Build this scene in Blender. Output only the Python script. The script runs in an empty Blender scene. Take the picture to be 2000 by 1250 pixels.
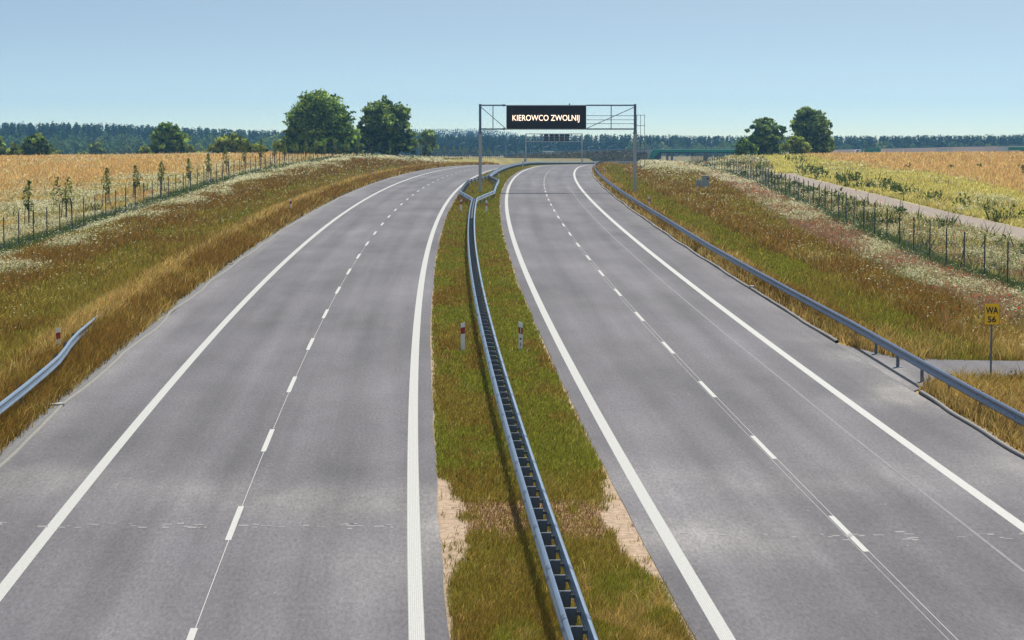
import bpy, math
import numpy as np
from mathutils import Vector
R=np.random.default_rng(7)
S=bpy.context.scene; COL=S.collection
# ------------------------------------------------------------------ road geometry (metres, camera stands at x=0,y=0)
CAMZ=9.197; F=4763.5; YH=255.0
PIT=math.atan((625-YH)/F)
_cy=np.array([40,48.7,60,72,84,96,108,120,133,144,157,169,181,193,205,217,229,241,253,265,278,289,301,314,326,339,350,363,376,387.])
_cl=np.array([.98,.62,.10,-.37,-.79,-1.17,-1.5,-1.83,-2.09,-2.36,-2.56,-2.77,-2.88,-2.99,-3.03,-3.04,-3.03,-3.0,-2.96,-2.85,-2.69,-2.53,-2.3,-2.05,-1.75,-1.42,-1.08,-.7,-.25,.2])
_pc=np.polyfit(_cy/100,_cl,5)
def cen(Y):
    Y=np.asarray(Y,float); y=np.clip(Y,42,380)
    v=np.polyval(_pc,y/100); sl=np.polyval(np.polyder(_pc),y/100)/100
    e=Y-y
    far=np.maximum(Y-380,0)
    farc=np.minimum(far,700)
    return v+np.where(e<0,sl*e,0)+np.where(e>0,.036*far+1.12e-4*farc**2+ (far-farc)*1.12e-4*2*700,0)
def zr(Y):
    Y=np.asarray(Y,float)
    z=.021525*Y-.344038*(Y/100)**2
    z498=.021525*498-.344038*4.98**2
    l=z498-.0128*(Y-498)
    z=np.where(Y>498,l,z)
    return np.where(Y>1120,z498-.0128*622-(1-np.exp(-(Y-1120)/300.))*.9,z)
def smooth(a,b,x):
    t=np.clip((x-a)/(b-a),0,1); return t*t*(3-2*t)
# ------------------------------------------------------------------ noise
_tab=R.random((256,256))
def vn(x,y):
    x=np.asarray(x,float);y=np.asarray(y,float)
    xi=np.floor(x).astype(int);yi=np.floor(y).astype(int);fx=x-xi;fy=y-yi
    fx=fx*fx*(3-2*fx);fy=fy*fy*(3-2*fy)
    g=lambda a,b:_tab[a%256,b%256]
    return (g(xi,yi)*(1-fx)+g(xi+1,yi)*fx)*(1-fy)+(g(xi,yi+1)*(1-fx)+g(xi+1,yi+1)*fx)*fy
def fbm(x,y,o=3):
    s=0;a=.5;t=0
    for k in range(o):
        s=s+a*vn(x*2**k+17*k,y*2**k+31*k);t+=a;a*=.55
    return s/t
# ------------------------------------------------------------------ terrain
def lin(x,xs,ys): return np.interp(x,xs,ys)
FLD=28.0          # left fence, metres left of the road centre
def fence_r_d(Y): return lin(Y,[40,110,160,207,260,310,360,450,600,900],[23.0,24.0,25.2,27.4,29.5,30.6,30.0,29.5,28,27])
PATHX=lambda Y: lin(Y,[100,153,190,218,260,300,327,350,380,420,470],[32.3,32.3,31.8,32.2,32.9,34.4,36.2,38.5,42,46,50])
def ztr(X,Y):
    X=np.asarray(X,float);Y=np.asarray(Y,float)
    w=1-smooth(60,160,np.abs(X))*smooth(500,700,Y)*0
    d=X-cen(Y)
    z0=zr(Y)
    # left
    s=-12.75-d
    hB=lin(Y,[60,150,220,280,330,380,450,500,600,800],[-.15,.0,.35,.75,1.15,1.4,.95,.4,.2,.2])
    zF=lin(Y,[60,100,146,170,219,259,300,380,450,520,600,700,900,1100],[.6,1.2,1.75,1.95,2.75,3.5,4.0,4.6,4.3,3.3,2.1,1.2,-1.0,-3.5])
    a=np.clip(s,0,None)
    prof=lambda pts: lin(a,[p[0] for p in pts],[p[1] for p in pts])
    near=prof([(0,-.02),(.5,.06),(1.7,.16),(2.8,.17),(4.6,-.34),(7,-.34),(11,0),(15,0),(400,0)])
    k=smooth(6.5,11,a)
    zl=(z0+near)*(1-k)+k*(z0+hB)
    k2=smooth(11,15.3,a)
    zl=zl*(1-k2)+k2*zF
    zf=lin(Y,[60,100,150,200,260,350,430,500,600,700,800,900,1100,1300,1500,5000],[.6,1.3,1.75,2.4,3.2,3.8,4.15,4.2,3.2,2.0,.9,-.6,-4,-5.2,-6.2,-6.5])
    zf=zf-.45*smooth(240,400,Y)+.75*smooth(-95,-45,X)*smooth(250,400,Y)*(1-smooth(480,620,Y))
    k3=smooth(16,34,a)
    zl=zl*(1-k3)+k3*zf
    # right
    s=d-12.6; b=np.clip(s,0,None)
    hBr=lin(Y,[60,110,180,240,320,400,470,520,600,800],[.05,.0,.0,.2,.45,.65,.4,.2,.1,.1])
    zFr=lin(Y,[60,80,110,127,157,181,207,260,310,340,450,520,600,900,1100],[1.45,1.6,1.9,1.9,2.5,2.75,2.9,3.1,3.2,3.35,2.9,1.9,.6,-2.6,-4.5])
    pr=lin(b,[0,.3,1.3,2.6,5.0,6.5,9,400],[-.02,.05,.05,-.05,-.22,-.12,0,0])
    flat=smooth(88,84,Y)*smooth(66,70,Y)            # side road mouth
    pr=pr*(1-flat)+(-.05)*flat
    k=smooth(6,9,b)*(1-flat)
    zR=(z0+pr)*(1-k)+k*(z0+hBr)
    k2=smooth(9,fence_r_d(Y)-12.8,b)
    zR=zR*(1-k2)+k2*zFr
    zfr=lin(Y,[60,100,150,200,260,350,430,490,600,800,950,1100,1300,5000],[1.5,1.9,2.55,3.0,3.5,4.4,5.25,5.5,4.2,1.4,-.8,-3.2,-5,-6.5])
    zfr=zfr-(1.0+1.0*smooth(58,34,X)+.25*smooth(100,60,X))*smooth(250,420,Y)*(1-smooth(600,800,Y))
    k3=smooth(fence_r_d(Y)-12,fence_r_d(Y)+2,b)
    zR=zR*(1-k3)+k3*zfr
    zm=z0-.01+.05*np.clip(1-np.abs(d)/2,0,1)
    onroad=(np.abs(d)>2.02)&(d>-12.75)&(d<12.6)
    z=np.where(d<-12.75,zl,np.where(d>12.6,zR,zm))
    z=np.where(onroad,z0-.12*np.clip((np.abs(d)-2.02)/.2,0,1),z)
    far=smooth(1050,1300,Y)
    return z*(1-far)+far*lin(Y,[1050,1300,1500,5000],[-4,-5.3,-6.2,-6.5])
# ------------------------------------------------------------------ vegetation classes
#            ground                base                 tip               height
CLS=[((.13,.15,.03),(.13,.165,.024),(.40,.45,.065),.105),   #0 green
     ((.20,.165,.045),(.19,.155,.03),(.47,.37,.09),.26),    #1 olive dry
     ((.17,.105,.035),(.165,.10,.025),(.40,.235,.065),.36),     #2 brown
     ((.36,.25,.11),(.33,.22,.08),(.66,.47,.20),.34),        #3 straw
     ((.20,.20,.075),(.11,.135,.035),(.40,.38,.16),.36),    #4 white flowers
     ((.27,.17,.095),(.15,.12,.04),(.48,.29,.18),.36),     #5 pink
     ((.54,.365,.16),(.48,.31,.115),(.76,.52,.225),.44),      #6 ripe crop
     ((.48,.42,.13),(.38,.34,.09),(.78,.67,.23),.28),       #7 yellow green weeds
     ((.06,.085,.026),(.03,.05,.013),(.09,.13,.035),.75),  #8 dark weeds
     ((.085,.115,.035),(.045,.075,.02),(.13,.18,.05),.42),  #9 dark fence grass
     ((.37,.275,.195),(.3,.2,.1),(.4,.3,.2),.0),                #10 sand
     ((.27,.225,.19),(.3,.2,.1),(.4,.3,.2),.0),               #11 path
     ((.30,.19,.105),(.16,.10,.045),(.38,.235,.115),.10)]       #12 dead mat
CG=np.array([c[0] for c in CLS]);CB=np.array([c[1] for c in CLS]);CT=np.array([c[2] for c in CLS]);CH=np.array([c[3] for c in CLS])
for _a in(CG,CB,CT): _a[:4,2]*=.80; _a[:3]*=.86; _a[0]*=np.array([1.06,.93,1.])
def bump(x,a,b,e): return smooth(a-e,a+e,x)*(1-smooth(b-e,b+e,x))
def weights(X,Y):
    X=np.asarray(X,float);Y=np.asarray(Y,float); n=X.size
    d=X-cen(Y); W=np.zeros((n,13))
    n1=fbm(X*.35,Y*.09); n2=fbm(X*.9+50,Y*.30+9); n3=fbm(X*.12+7,Y*.035+3); n4=fbm(X*2.3+90,Y*.9+40); n6=fbm(X*6+20,Y*2.5+70)
    # median
    m=np.abs(d)<2.3
    g=np.clip(.62+(n2-.5)*3.2-.25*(d<-.3)+.30*(d>.3),.05,1)
    g=g*lin(Y,[36,44,48,54,58,75,90,140,300],[.75,.9,.2,.25,.85,.8,1,1,.9])
    W[m,0]=g[m]; W[m,1]=(1-g)[m]*.75; W[m,3]=(np.clip((n4-.55)*2.2,0,.5)*lin(Y,[36,60,120],[.8,.35,.12]))[m]
    W[m,2]=((1-g)*.25)[m]
    mat=bump(Y,48.3,53.5,1.1)*np.clip((n4-.30)*5,0,1)
    W[m]=W[m]*(1-.85*mat[m])[:,None]; W[m,12]+=(.85*mat)[m]
    edge=2.05-np.abs(d)
    sl=lin(Y,[44.5,46.3,48,52,55,57],[.0,.40,.50,.50,.32,0])+.07+.10*(n4-.5)+(.16*(n4-.5)+.12*(n2-.5)+.10*(n6-.5))*bump(Y,46,56,1)
    sand=smooth(0.16,-.14,edge-sl)*np.clip(.35+1.3*n6,0,1)
    W[m]=W[m]*(1-sand[m])[:,None]; W[m,10]+=sand[m]
    # left verge
    s=-12.75-d; L=(s>=-.3)&(d<0)
    br=np.clip(.55+(n1-.5)*1.6,.1,1)
    v0=bump(s,-1,1.9,.4);v1=bump(s,1.9,3.0,.4);v2=bump(s,3.0,8.2,.5);v3=bump(s,8.2,14.3,.9);v4=bump(s,14.3,16.6,.4)
    v5=smooth(16.3,17,s)
    Yg=smooth(90,250,Y)
    w=np.zeros((n,13))
    w[:,2]=v0*(.75)+v1*.25+v2*.35*br+v3*(.30+.75*smooth(12.5,10,s))
    w[:,3]=v0*(.10)+v1*(1.2)+v3*.06
    w[:,1]=v0*.24+v1*.15+v2*.62+v3*.40
    gr=np.clip((n2-.45)*3.2,0,1)
    w[:,0]=v2*2.2*gr+v0*.2*gr+v3*.35*gr
    wf=np.clip((n1-.42)*5,0,1)*smooth(8.5,12.5,s)
    w[:,4]=v3*(.05+3.0*wf)
    w[:,9]=v4*1.5; w[:,4]+=v4*.25
    # left field
    q=s-16.5
    nearw=np.clip(1-q/lin(Y,[80,150,220,300,400],[34,32,36,20,10]),0,1)*v5
    crop=np.clip(1-nearw*1.4,0,1)*v5
    w[:,6]+=crop*(1.0)+.12*v5; w[:,3]+=crop*.25+nearw*.35
    w[:,4]+=nearw*np.clip(.35+(n1-.45)*4,0,1.2)
    w[:,7]+=nearw*.5*np.clip((n3-.4)*4,0,1)+crop*.12;ml=np.clip((fbm(X*.05+9,Y*.035+4)-.48)*5,0,1);w[:,4]+=crop*.5*ml;w[:,3]+=crop*.6*np.clip((fbm(X*.07,Y*.05+30)-.45)*5,0,1)
    w[:,5]+=v5*np.clip((n3-.66)*6,0,1)*nearw
    w[:,8]+=v5*.5*np.clip((n2-.74)*6,0,1)*nearw
    rim=smooth(.22,.0,s+.15*(n4-.5))
    w=w*(1-rim)[:,None]; w[:,10]+=rim*.7; w[:,3]+=rim*.3
    W[L]=w[L]
    # right verge
    s=d-12.6; Rr=(s>=-.3)&(d>0)
    fr=fence_r_d(Y)-12.6
    w=np.zeros((n,13))
    nr=smooth(98,76,Y)
    v0=bump(s,-1,1.3,.3);v1=bump(s,1.3,1.7,.3);v2=bump(s,1.7,5.0,.4)
    v3=bump(s,5.0,7.4,.5);v4=bump(s,7.4,fr-3.6,.6);v5=bump(s,fr-3.6,fr-.4,.6);v6=bump(s,fr-.4,fr+.9,.3);v7=smooth(fr+.7,fr+1.3,s)
    w[:,2]=v0*.5+v1*.35+v2*.08+v3*1.2*br+v4*.35
    w[:,3]=v0*.35+v1*.3+v3*.10+v4*.08
    w[:,1]=v0*.3+v1*.4+v2*.40+v3*.60+v4*.45
    w[:,0]=v2*2.2+v1*.3+v4*(.5+.9*gr)+v3*.15*gr
    fl=np.clip((n1-.38)*4,0,1)
    w[:,5]=v5*(.75+.5*(1-fl))+v4*.05+v3*.04
    w[:,4]=v5*(.22+.8*fl)+v4*.06*fl+v3*.02+smooth(250,420,Y)*(v4*.7+v5*.5)
    w[:,0]+=v5*.45;w[:,1]+=v5*.2
    w[:,9]=v6*1.2; w[:,4]+=v6*.35
    rim=smooth(.25,.05,s+.15*(n4-.5))
    # near straw area by the sign
    st=smooth(100,80,Y)*bump(s,-1,8,1.0)
    w=w*(1-.8*st)[:,None]; w[:,3]+=st*.85; w[:,2]+=st*.2; w[:,0]+=st*.18*gr; w[:,1]+=st*.25
    # strip between the fence and the path
    px=PATHX(Y); pq=X-px
    v8=v7*smooth(-1.2,-2.0,pq); v9=v7*smooth(2.0,2.6,pq)
    w[:,4]+=v8*(.18+.8*fl); w[:,5]+=v8*.35; w[:,7]+=v8*.55; w[:,0]+=v8*.75; w[:,1]+=v8*.25; w[:,8]+=v8*.6*np.clip((n2-.56)*6,0,1)
    pth=v7*bump(pq,-2.0,2.0,.3)*smooth(350,322,Y)
    w[:,11]+=pth*3
    wd=lin(Y,[100,160,220,260,330,430],[13,13,15,16,15,8])
    crop=v9*smooth(-2.5,2.5,pq-2.3-wd+8*(n3-.5)); nearw=v9-crop
    w[:,6]+=crop*1.0; w[:,3]+=crop*.22+nearw*.12; w[:,7]+=nearw*1.0+crop*.12
    w[:,8]+=nearw*1.1*np.clip((n2-.60)*6,0,1)*smooth(6,1,pq-2.2)
    w[:,1]+=nearw*.1; w[:,4]+=nearw*.25*fl
    w=w*(1-rim)[:,None]; w[:,10]+=rim*.5; w[:,3]+=rim*.5
    W[Rr]=w[Rr]
    w2=0;pz=(d>0)&(d-12.6>fr)
    W[pz,7]+=(np.abs(X-px)<2.3)[pz]*.02
    fz=smooth(480,640,Y)
    W=W*(1-.6*fz)[:,None]; W[:,1]+=fz*.3; W[:,7]+=fz*.18; W[:,3]+=fz*.2
    for k in (0,1,2,3,4,5,7,8,9):
        W[:,k]*=np.exp(3.6*(fbm(X*.26+k*13,Y*.085+k*7)-.5)+2.4*(fbm(X*1.1+k*5,Y*.4+k*11)-.5))
    W=W**1.5
    t=W.sum(1,keepdims=True); W=np.where(t>1e-6,W/np.maximum(t,1e-6),0); W[t[:,0]<=1e-6,10]=1
    return W
# ------------------------------------------------------------------ mesh helpers
def mesh_np(name,V,Fc,col=None,uv=None,smooth_=False,mats=()):
    V=np.asarray(V,np.float32);Fc=np.asarray(Fc,np.int32);k=Fc.shape[1]
    me=bpy.data.meshes.new(name)
    me.vertices.add(len(V));me.vertices.foreach_set('co',V.ravel())
    me.loops.add(Fc.size);me.loops.foreach_set('vertex_index',Fc.ravel())
    me.polygons.add(len(Fc));me.polygons.foreach_set('loop_start',np.arange(0,Fc.size,k,dtype=np.int32))
    if smooth_: me.polygons.foreach_set('use_smooth',np.ones(len(Fc),bool))
    me.update(calc_edges=True)
    if col is not None:
        a=me.color_attributes.new('Col','FLOAT_COLOR','POINT')
        c=np.ones((len(V),4),np.float32);c[:,:col.shape[1]]=col
        a.data.foreach_set('color',c.ravel())
    if uv is not None:
        u=me.uv_layers.new(name='UVMap')
        u.data.foreach_set('uv',np.asarray(uv,np.float32)[Fc.ravel()].ravel())
    for m in mats: me.materials.append(m)
    return me
def link(name,data,parent=None,label=None,cat=None,group=None,kind=None,loc=None):
    o=bpy.data.objects.new(name,data);COL.objects.link(o)
    if parent: o.parent=parent
    if loc is not None: o.location=loc
    if label: o['label']=label
    if cat: o['category']=cat
    if group: o['group']=group
    if kind: o['kind']=kind
    return o
class MB:
    def __init__(s): s.v=[];s.f=[]
    def quadgrid(s,P,closed=False):
        P=np.asarray(P,float);n,m,_=P.shape;b=len(s.v)
        s.v+=P.reshape(-1,3).tolist()
        for i in range(n-1):
            for j in range(m if closed else m-1):
                j2=(j+1)%m
                s.f.append((b+i*m+j,b+i*m+j2,b+(i+1)*m+j2,b+(i+1)*m+j))
        return b
    def box(s,c,sz,rot=0.0,tilt=None):
        b=len(s.v);cx,cy,cz=c;ca,sa=math.cos(rot),math.sin(rot)
        for dz in (-.5,.5):
            for dx,dy in ((-.5,-.5),(.5,-.5),(.5,.5),(-.5,.5)):
                x,y=dx*sz[0],dy*sz[1]
                s.v.append((cx+x*ca-y*sa,cy+x*sa+y*ca,cz+dz*sz[2]))
        s.f+=[tuple(b+i for i in q) for q in((3,2,1,0),(4,5,6,7),(0,1,5,4),(1,2,6,5),(2,3,7,6),(3,0,4,7))]
        return s
    def tube(s,pts,rad,n=8,caps=True):
        pts=[Vector(p) for p in pts]
        if not hasattr(rad,'__len__'): rad=[rad]*len(pts)
        b=len(s.v);up=None
        for i,p in enumerate(pts):
            t=(pts[min(i+1,len(pts)-1)]-pts[max(i-1,0)]).normalized()
            if up is None: up=Vector((0,1,0)) if abs(t.y)<.8 else Vector((1,0,0))
            a=t.cross(up).normalized();bb=a.cross(t).normalized()
            off=math.pi/n if n==4 else 0
            for j in range(n):
                th=2*math.pi*j/n+off
                s.v.append(tuple(p+rad[i]*(math.cos(th)*a+math.sin(th)*bb)))
        for i in range(len(pts)-1):
            for j in range(n):
                j2=(j+1)%n
                s.f.append((b+i*n+j,b+i*n+j2,b+(i+1)*n+j2,b+(i+1)*n+j))
        if caps:
            s.f.append(tuple(b+j for j in range(n-1,-1,-1)))
            e=b+(len(pts)-1)*n; s.f.append(tuple(e+j for j in range(n)))
        return s
    def prism(s,poly,y0,y1):            # poly in (x,z), extruded along y
        b=len(s.v);n=len(poly)
        for y in (y0,y1):
            s.v+= [(p[0],y,p[1]) for p in poly]
        s.f.append(tuple(b+i for i in range(n)));s.f.append(tuple(b+n+i for i in range(n-1,-1,-1)))
        for i in range(n):
            j=(i+1)%n; s.f.append((b+j,b+i,b+n+i,b+n+j))
        return s
    def mesh(s,name,mat,bevel=0):
        me=bpy.data.meshes.new(name);me.from_pydata(s.v,[],s.f);me.update()
        if mat: me.materials.append(mat)
        return me
    def build(s,name,mat,parent=None,**k): return link(name,s.mesh(name,mat),parent,**k)
# ------------------------------------------------------------------ materials
def mat(name,base,rough=.6,metal=0.,noise=None,scale=5.,bump=0.,spec=.5,emit=None,es=0,col2=None,detail=4,coord='Object'):
    m=bpy.data.materials.new(name);m.use_nodes=True;nt=m.node_tree;b=nt.nodes['Principled BSDF']
    b.inputs['Roughness'].default_value=rough;b.inputs['Metallic'].default_value=metal
    b.inputs['Specular IOR Level'].default_value=spec
    c=tuple(base)+(1,)
    tc=nt.nodes.new('ShaderNodeTexCoord');nz=nt.nodes.new('ShaderNodeTexNoise')
    nz.inputs['Scale'].default_value=scale;nz.inputs['Detail'].default_value=detail
    nt.links.new(tc.outputs[coord],nz.inputs['Vector'])
    mx=nt.nodes.new('ShaderNodeMix');mx.data_type='RGBA'
    k=.75 if noise is None else 1-noise
    mx.inputs['A'].default_value=tuple(x*k for x in base)+(1,)
    mx.inputs['B'].default_value=(tuple(col2)+(1,)) if col2 else tuple(min(1,x*(2-k)) for x in base)+(1,)
    nt.links.new(nz.outputs['Fac'],mx.inputs['Factor']);nt.links.new(mx.outputs['Result'],b.inputs['Base Color'])
    if bump:
        bp=nt.nodes.new('ShaderNodeBump');bp.inputs['Strength'].default_value=bump;bp.inputs['Distance'].default_value=.02
        nt.links.new(nz.outputs['Fac'],bp.inputs['Height']);nt.links.new(bp.outputs['Normal'],b.inputs['Normal'])
    if emit:
        b.inputs['Emission Color'].default_value=tuple(emit)+(1,);b.inputs['Emission Strength'].default_value=es
    return m
def veg_mat(name,trans=.4,tint=(1,1,1)):
    m=bpy.data.materials.new(name);m.use_nodes=True;nt=m.node_tree;nt.nodes.clear()
    o=nt.nodes.new('ShaderNodeOutputMaterial');a=nt.nodes.new('ShaderNodeAttribute');a.attribute_name='Col'
    d=nt.nodes.new('ShaderNodeBsdfDiffuse');t=nt.nodes.new('ShaderNodeBsdfTranslucent');mx=nt.nodes.new('ShaderNodeMixShader')
    mx.inputs[0].default_value=trans
    nt.links.new(a.outputs['Color'],d.inputs['Color']);nt.links.new(a.outputs['Color'],t.inputs['Color'])
    nt.links.new(d.outputs[0],mx.inputs[1]);nt.links.new(t.outputs[0],mx.inputs[2]);nt.links.new(mx.outputs[0],o.inputs['Surface'])
    return m
def ground_mat():
    m=bpy.data.materials.new('soil_and_turf');m.use_nodes=True;nt=m.node_tree;b=nt.nodes['Principled BSDF']
    b.inputs['Roughness'].default_value=.95;b.inputs['Specular IOR Level'].default_value=.1
    a=nt.nodes.new('ShaderNodeAttribute');a.attribute_name='Col'
    tc=nt.nodes.new('ShaderNodeTexCoord');nz=nt.nodes.new('ShaderNodeTexNoise');nz.inputs['Scale'].default_value=6;nz.inputs['Detail'].default_value=6
    nz.inputs['Roughness'].default_value=.75
    nt.links.new(tc.outputs['Object'],nz.inputs['Vector'])
    mr=nt.nodes.new('ShaderNodeMapRange');mr.inputs['From Min'].default_value=.3;mr.inputs['From Max'].default_value=.7
    mr.inputs['To Min'].default_value=.6;mr.inputs['To Max'].default_value=1.4
    nt.links.new(nz.outputs['Fac'],mr.inputs['Value'])
    mx=nt.nodes.new('ShaderNodeMix');mx.data_type='RGBA';mx.blend_type='MULTIPLY';mx.inputs['Factor'].default_value=1
    nt.links.new(a.outputs['Color'],mx.inputs['A']);nt.links.new(mr.outputs['Result'],mx.inputs['B'])
    nt.links.new(mx.outputs['Result'],b.inputs['Base Color'])
    bp=nt.nodes.new('ShaderNodeBump');bp.inputs['Strength'].default_value=.6;bp.inputs['Distance'].default_value=.05
    nt.links.new(nz.outputs['Fac'],bp.inputs['Height']);nt.links.new(bp.outputs['Normal'],b.inputs['Normal'])
    return m
def asphalt_mat():
    m=bpy.data.materials.new('worn_asphalt');m.use_nodes=True;nt=m.node_tree;N=nt.nodes;Lk=nt.links;b=N['Principled BSDF']
    b.inputs['Roughness'].default_value=.82;b.inputs['Specular IOR Level'].default_value=.32
    uv=N.new('ShaderNodeUVMap')
    def noise(sx,sy,sc,det=3,rough=.6):
        mp=N.new('ShaderNodeMapping');mp.inputs['Scale'].default_value=(sx,sy,1);Lk.new(uv.outputs[0],mp.inputs[0])
        nz=N.new('ShaderNodeTexNoise');nz.inputs['Scale'].default_value=sc;nz.inputs['Detail'].default_value=det;nz.inputs['Roughness'].default_value=rough
        Lk.new(mp.outputs[0],nz.inputs['Vector']);return nz.outputs['Fac']
    def rng(f,a,b_,c,d_):
        r=N.new('ShaderNodeMapRange');r.inputs['From Min'].default_value=a;r.inputs['From Max'].default_value=b_;r.inputs['To Min'].default_value=c;r.inputs['To Max'].default_value=d_
        Lk.new(f,r.inputs['Value']);return r.outputs['Result']
    def mul(x,y):
        r=N.new('ShaderNodeMath');r.operation='MULTIPLY';Lk.new(x,r.inputs[0]);Lk.new(y,r.inputs[1]);return r.outputs[0]
    fine=rng(noise(1,.22,15,3,.85),.3,.7,.66,1.34)
    grit=rng(noise(1,1,55,1,.8),.3,.7,.75,1.25)
    streak=rng(noise(1.1,.02,1.0,4),.3,.7,.84,1.16)
    patch=rng(noise(.2,.06,1.0,5,.65),.3,.7,.74,1.28)
    at=N.new('ShaderNodeAttribute');at.attribute_name='Col'
    sx=N.new('ShaderNodeSeparateColor');Lk.new(at.outputs['Color'],sx.inputs[0])
    v=mul(mul(mul(fine,grit),mul(streak,patch)),rng(sx.outputs[1],0,1,.5,1.5))
    hue=noise(.3,.12,1.0,2)
    cr=N.new('ShaderNodeMix');cr.data_type='RGBA';cr.inputs['A'].default_value=(.094,.089,.099,1);cr.inputs['B'].default_value=(.110,.104,.111,1)
    Lk.new(hue,cr.inputs['Factor'])
    dn=rng(noise(.5,.16,1.0,5,.7),.3,.72,.15,1.3)
    dustf=mul(sx.outputs[0],dn)
    dm=N.new('ShaderNodeMix');dm.data_type='RGBA';dm.inputs['B'].default_value=(.28,.262,.25,1)
    sc=N.new('ShaderNodeMath');sc.operation='MINIMUM';sc.inputs[1].default_value=.9;Lk.new(dustf,sc.inputs[0])
    Lk.new(sc.outputs[0],dm.inputs['Factor']);Lk.new(cr.outputs['Result'],dm.inputs['A'])
    mm=N.new('ShaderNodeMix');mm.data_type='RGBA';mm.blend_type='MULTIPLY';mm.inputs['Factor'].default_value=1
    Lk.new(dm.outputs['Result'],mm.inputs['A']);Lk.new(v,mm.inputs['B']);Lk.new(mm.outputs['Result'],b.inputs['Base Color'])
    bp=N.new('ShaderNodeBump');bp.inputs['Strength'].default_value=.35;bp.inputs['Distance'].default_value=.006
    Lk.new(noise(1,1,40,2,.8),bp.inputs['Height']);Lk.new(bp.outputs['Normal'],b.inputs['Normal'])
    return m
def paint_mat(name,ribs):
    m=bpy.data.materials.new(name);m.use_nodes=True;nt=m.node_tree;N=nt.nodes;Lk=nt.links;b=N['Principled BSDF']
    b.inputs['Roughness'].default_value=.7;b.inputs['Specular IOR Level'].default_value=.3
    uv=N.new('ShaderNodeUVMap');nz=N.new('ShaderNodeTexNoise');nz.inputs['Scale'].default_value=14;nz.inputs['Detail'].default_value=4;Lk.new(uv.outputs[0],nz.inputs['Vector'])
    mx=N.new('ShaderNodeMix');mx.data_type='RGBA';mx.inputs['A'].default_value=(.32,.32,.30,1);mx.inputs['B'].default_value=(.54,.54,.51,1)
    Lk.new(nz.outputs['Fac'],mx.inputs['Factor']);last=mx.outputs['Result']
    if ribs:
        sp=N.new('ShaderNodeSeparateXYZ');Lk.new(uv.outputs[0],sp.inputs[0])
        ml=N.new('ShaderNodeMath');ml.operation='MULTIPLY';ml.inputs[1].default_value=ribs*2*math.pi;Lk.new(sp.outputs['X'],ml.inputs[0])
        sn=N.new('ShaderNodeMath');sn.operation='SINE';Lk.new(ml.outputs[0],sn.inputs[0])
        r=N.new('ShaderNodeMapRange');r.inputs['From Min'].default_value=.55;r.inputs['From Max'].default_value=.95;r.inputs['To Min'].default_value=0;r.inputs['To Max'].default_value=.62
        Lk.new(sn.outputs[0],r.inputs['Value'])
        m2=N.new('ShaderNodeMix');m2.data_type='RGBA';Lk.new(r.outputs['Result'],m2.inputs['Factor']);Lk.new(last,m2.inputs['A']);m2.inputs['B'].default_value=(.20,.195,.19,1);last=m2.outputs['Result']
    Lk.new(last,b.inputs['Base Color'])
    return m
M=dict(
 steel=mat('galvanised_steel',(.27,.36,.47),.33,.8,.25,3.,coord='Object'),
 steel_dark=mat('shaded_zinc_steel',(.12,.16,.24),.42,.45,.3,4.),  # darker blue copy of the steel; shade on sun-averted faces is in the colour
 post=mat('zinc_post_steel',(.15,.175,.21),.55,.5,.3,6.),
 fence=mat('dull_fence_steel',(.055,.065,.08),.6,.3,.3,6.),
 wire=mat('green_grey_wire',(.10,.14,.13),.6,.3,.2,3.),
 concrete=mat('pale_concrete',(.42,.41,.38),.9,0,.3,4.,bump=.3),
 concrete_d=mat('grey_concrete',(.135,.133,.13),.9,0,.35,5.,bump=.3),
 lip=mat('light_kerb_lip',(.215,.205,.185),.9,0,.25,5.),
 kerbdark=mat('dark_asphalt_kerb',(.075,.073,.075),.85,0,.3,9.,bump=.4),
 kerbtop=mat('grey_kerb_top',(.23,.225,.22),.85,0,.3,9.),
 white=mat('white_plastic',(.78,.79,.80),.45,0,.08,6.),
 red=mat('red_reflector',(.33,.012,.02),.35,0,.15,12.),
 black=mat('black_paint',(.012,.012,.014),.5,0,.2,8.),
 yellow=mat('yellow_sign_face',(.95,.56,.01),.45,0,.08,5.),
 board=mat('matte_black_display',(.012,.010,.014),.55,0,.3,8.),
 boardframe=mat('display_housing',(.05,.048,.056),.5,.3,.2,4.),
 led=mat('lit_led_lettering',(.9,.75,.6),.5,emit=(1,.74,.56),es=1.6),
 cab=mat('grey_cabinet',(.30,.34,.37),.5,.1,.12,4.),
 bark=mat('bark',(.07,.055,.04),.9,0,.35,3.,bump=.4),
 stake=mat('dark_wood_stake',(.045,.032,.024),.85,0,.3,6.),
 green=mat('green_bridge_paint',(.008,.22,.10),.5,0,.25,.6),
 darkvoid=mat('underdeck_shade',(.035,.045,.05),.8,0,.3,.5),  # near-black: shade below the bridge deck put into girder and abutment colour
 bridgegrey=mat('bridge_concrete',(.36,.35,.34),.9,0,.2,.4),
 earth=mat('brown_earth_slope',(.13,.10,.085),.95,0,.35,.12,detail=8),
 embank=mat('dry_grass_slope',(.12,.095,.042),.95,0,.6,.5,detail=12),
 truckw=mat('white_vehicle_paint',(.72,.74,.76),.35,0,.05,2.),
 tarp=mat('green_trailer_side',(.012,.20,.12),.5,0,.15,.8),
 blue=mat('blue_vehicle_paint',(.05,.12,.36),.3,.1,.08,2.),
 glass=mat('dark_window_glass',(.02,.025,.03),.1,0,.1,2.),
 rubber=mat('black_rubber',(.02,.02,.02),.8,0,.1,6.),
 grey=mat('light_grey_steel',(.40,.43,.46),.5,.4,.15,3.),
)
VEG=veg_mat('grass_blades',.33); LEAF=veg_mat('leaves',.38)
GM=ground_mat(); AM=asphalt_mat(); P_RIB=paint_mat('ribbed_road_paint',28); P_FLAT=paint_mat('road_paint',0)
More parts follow.
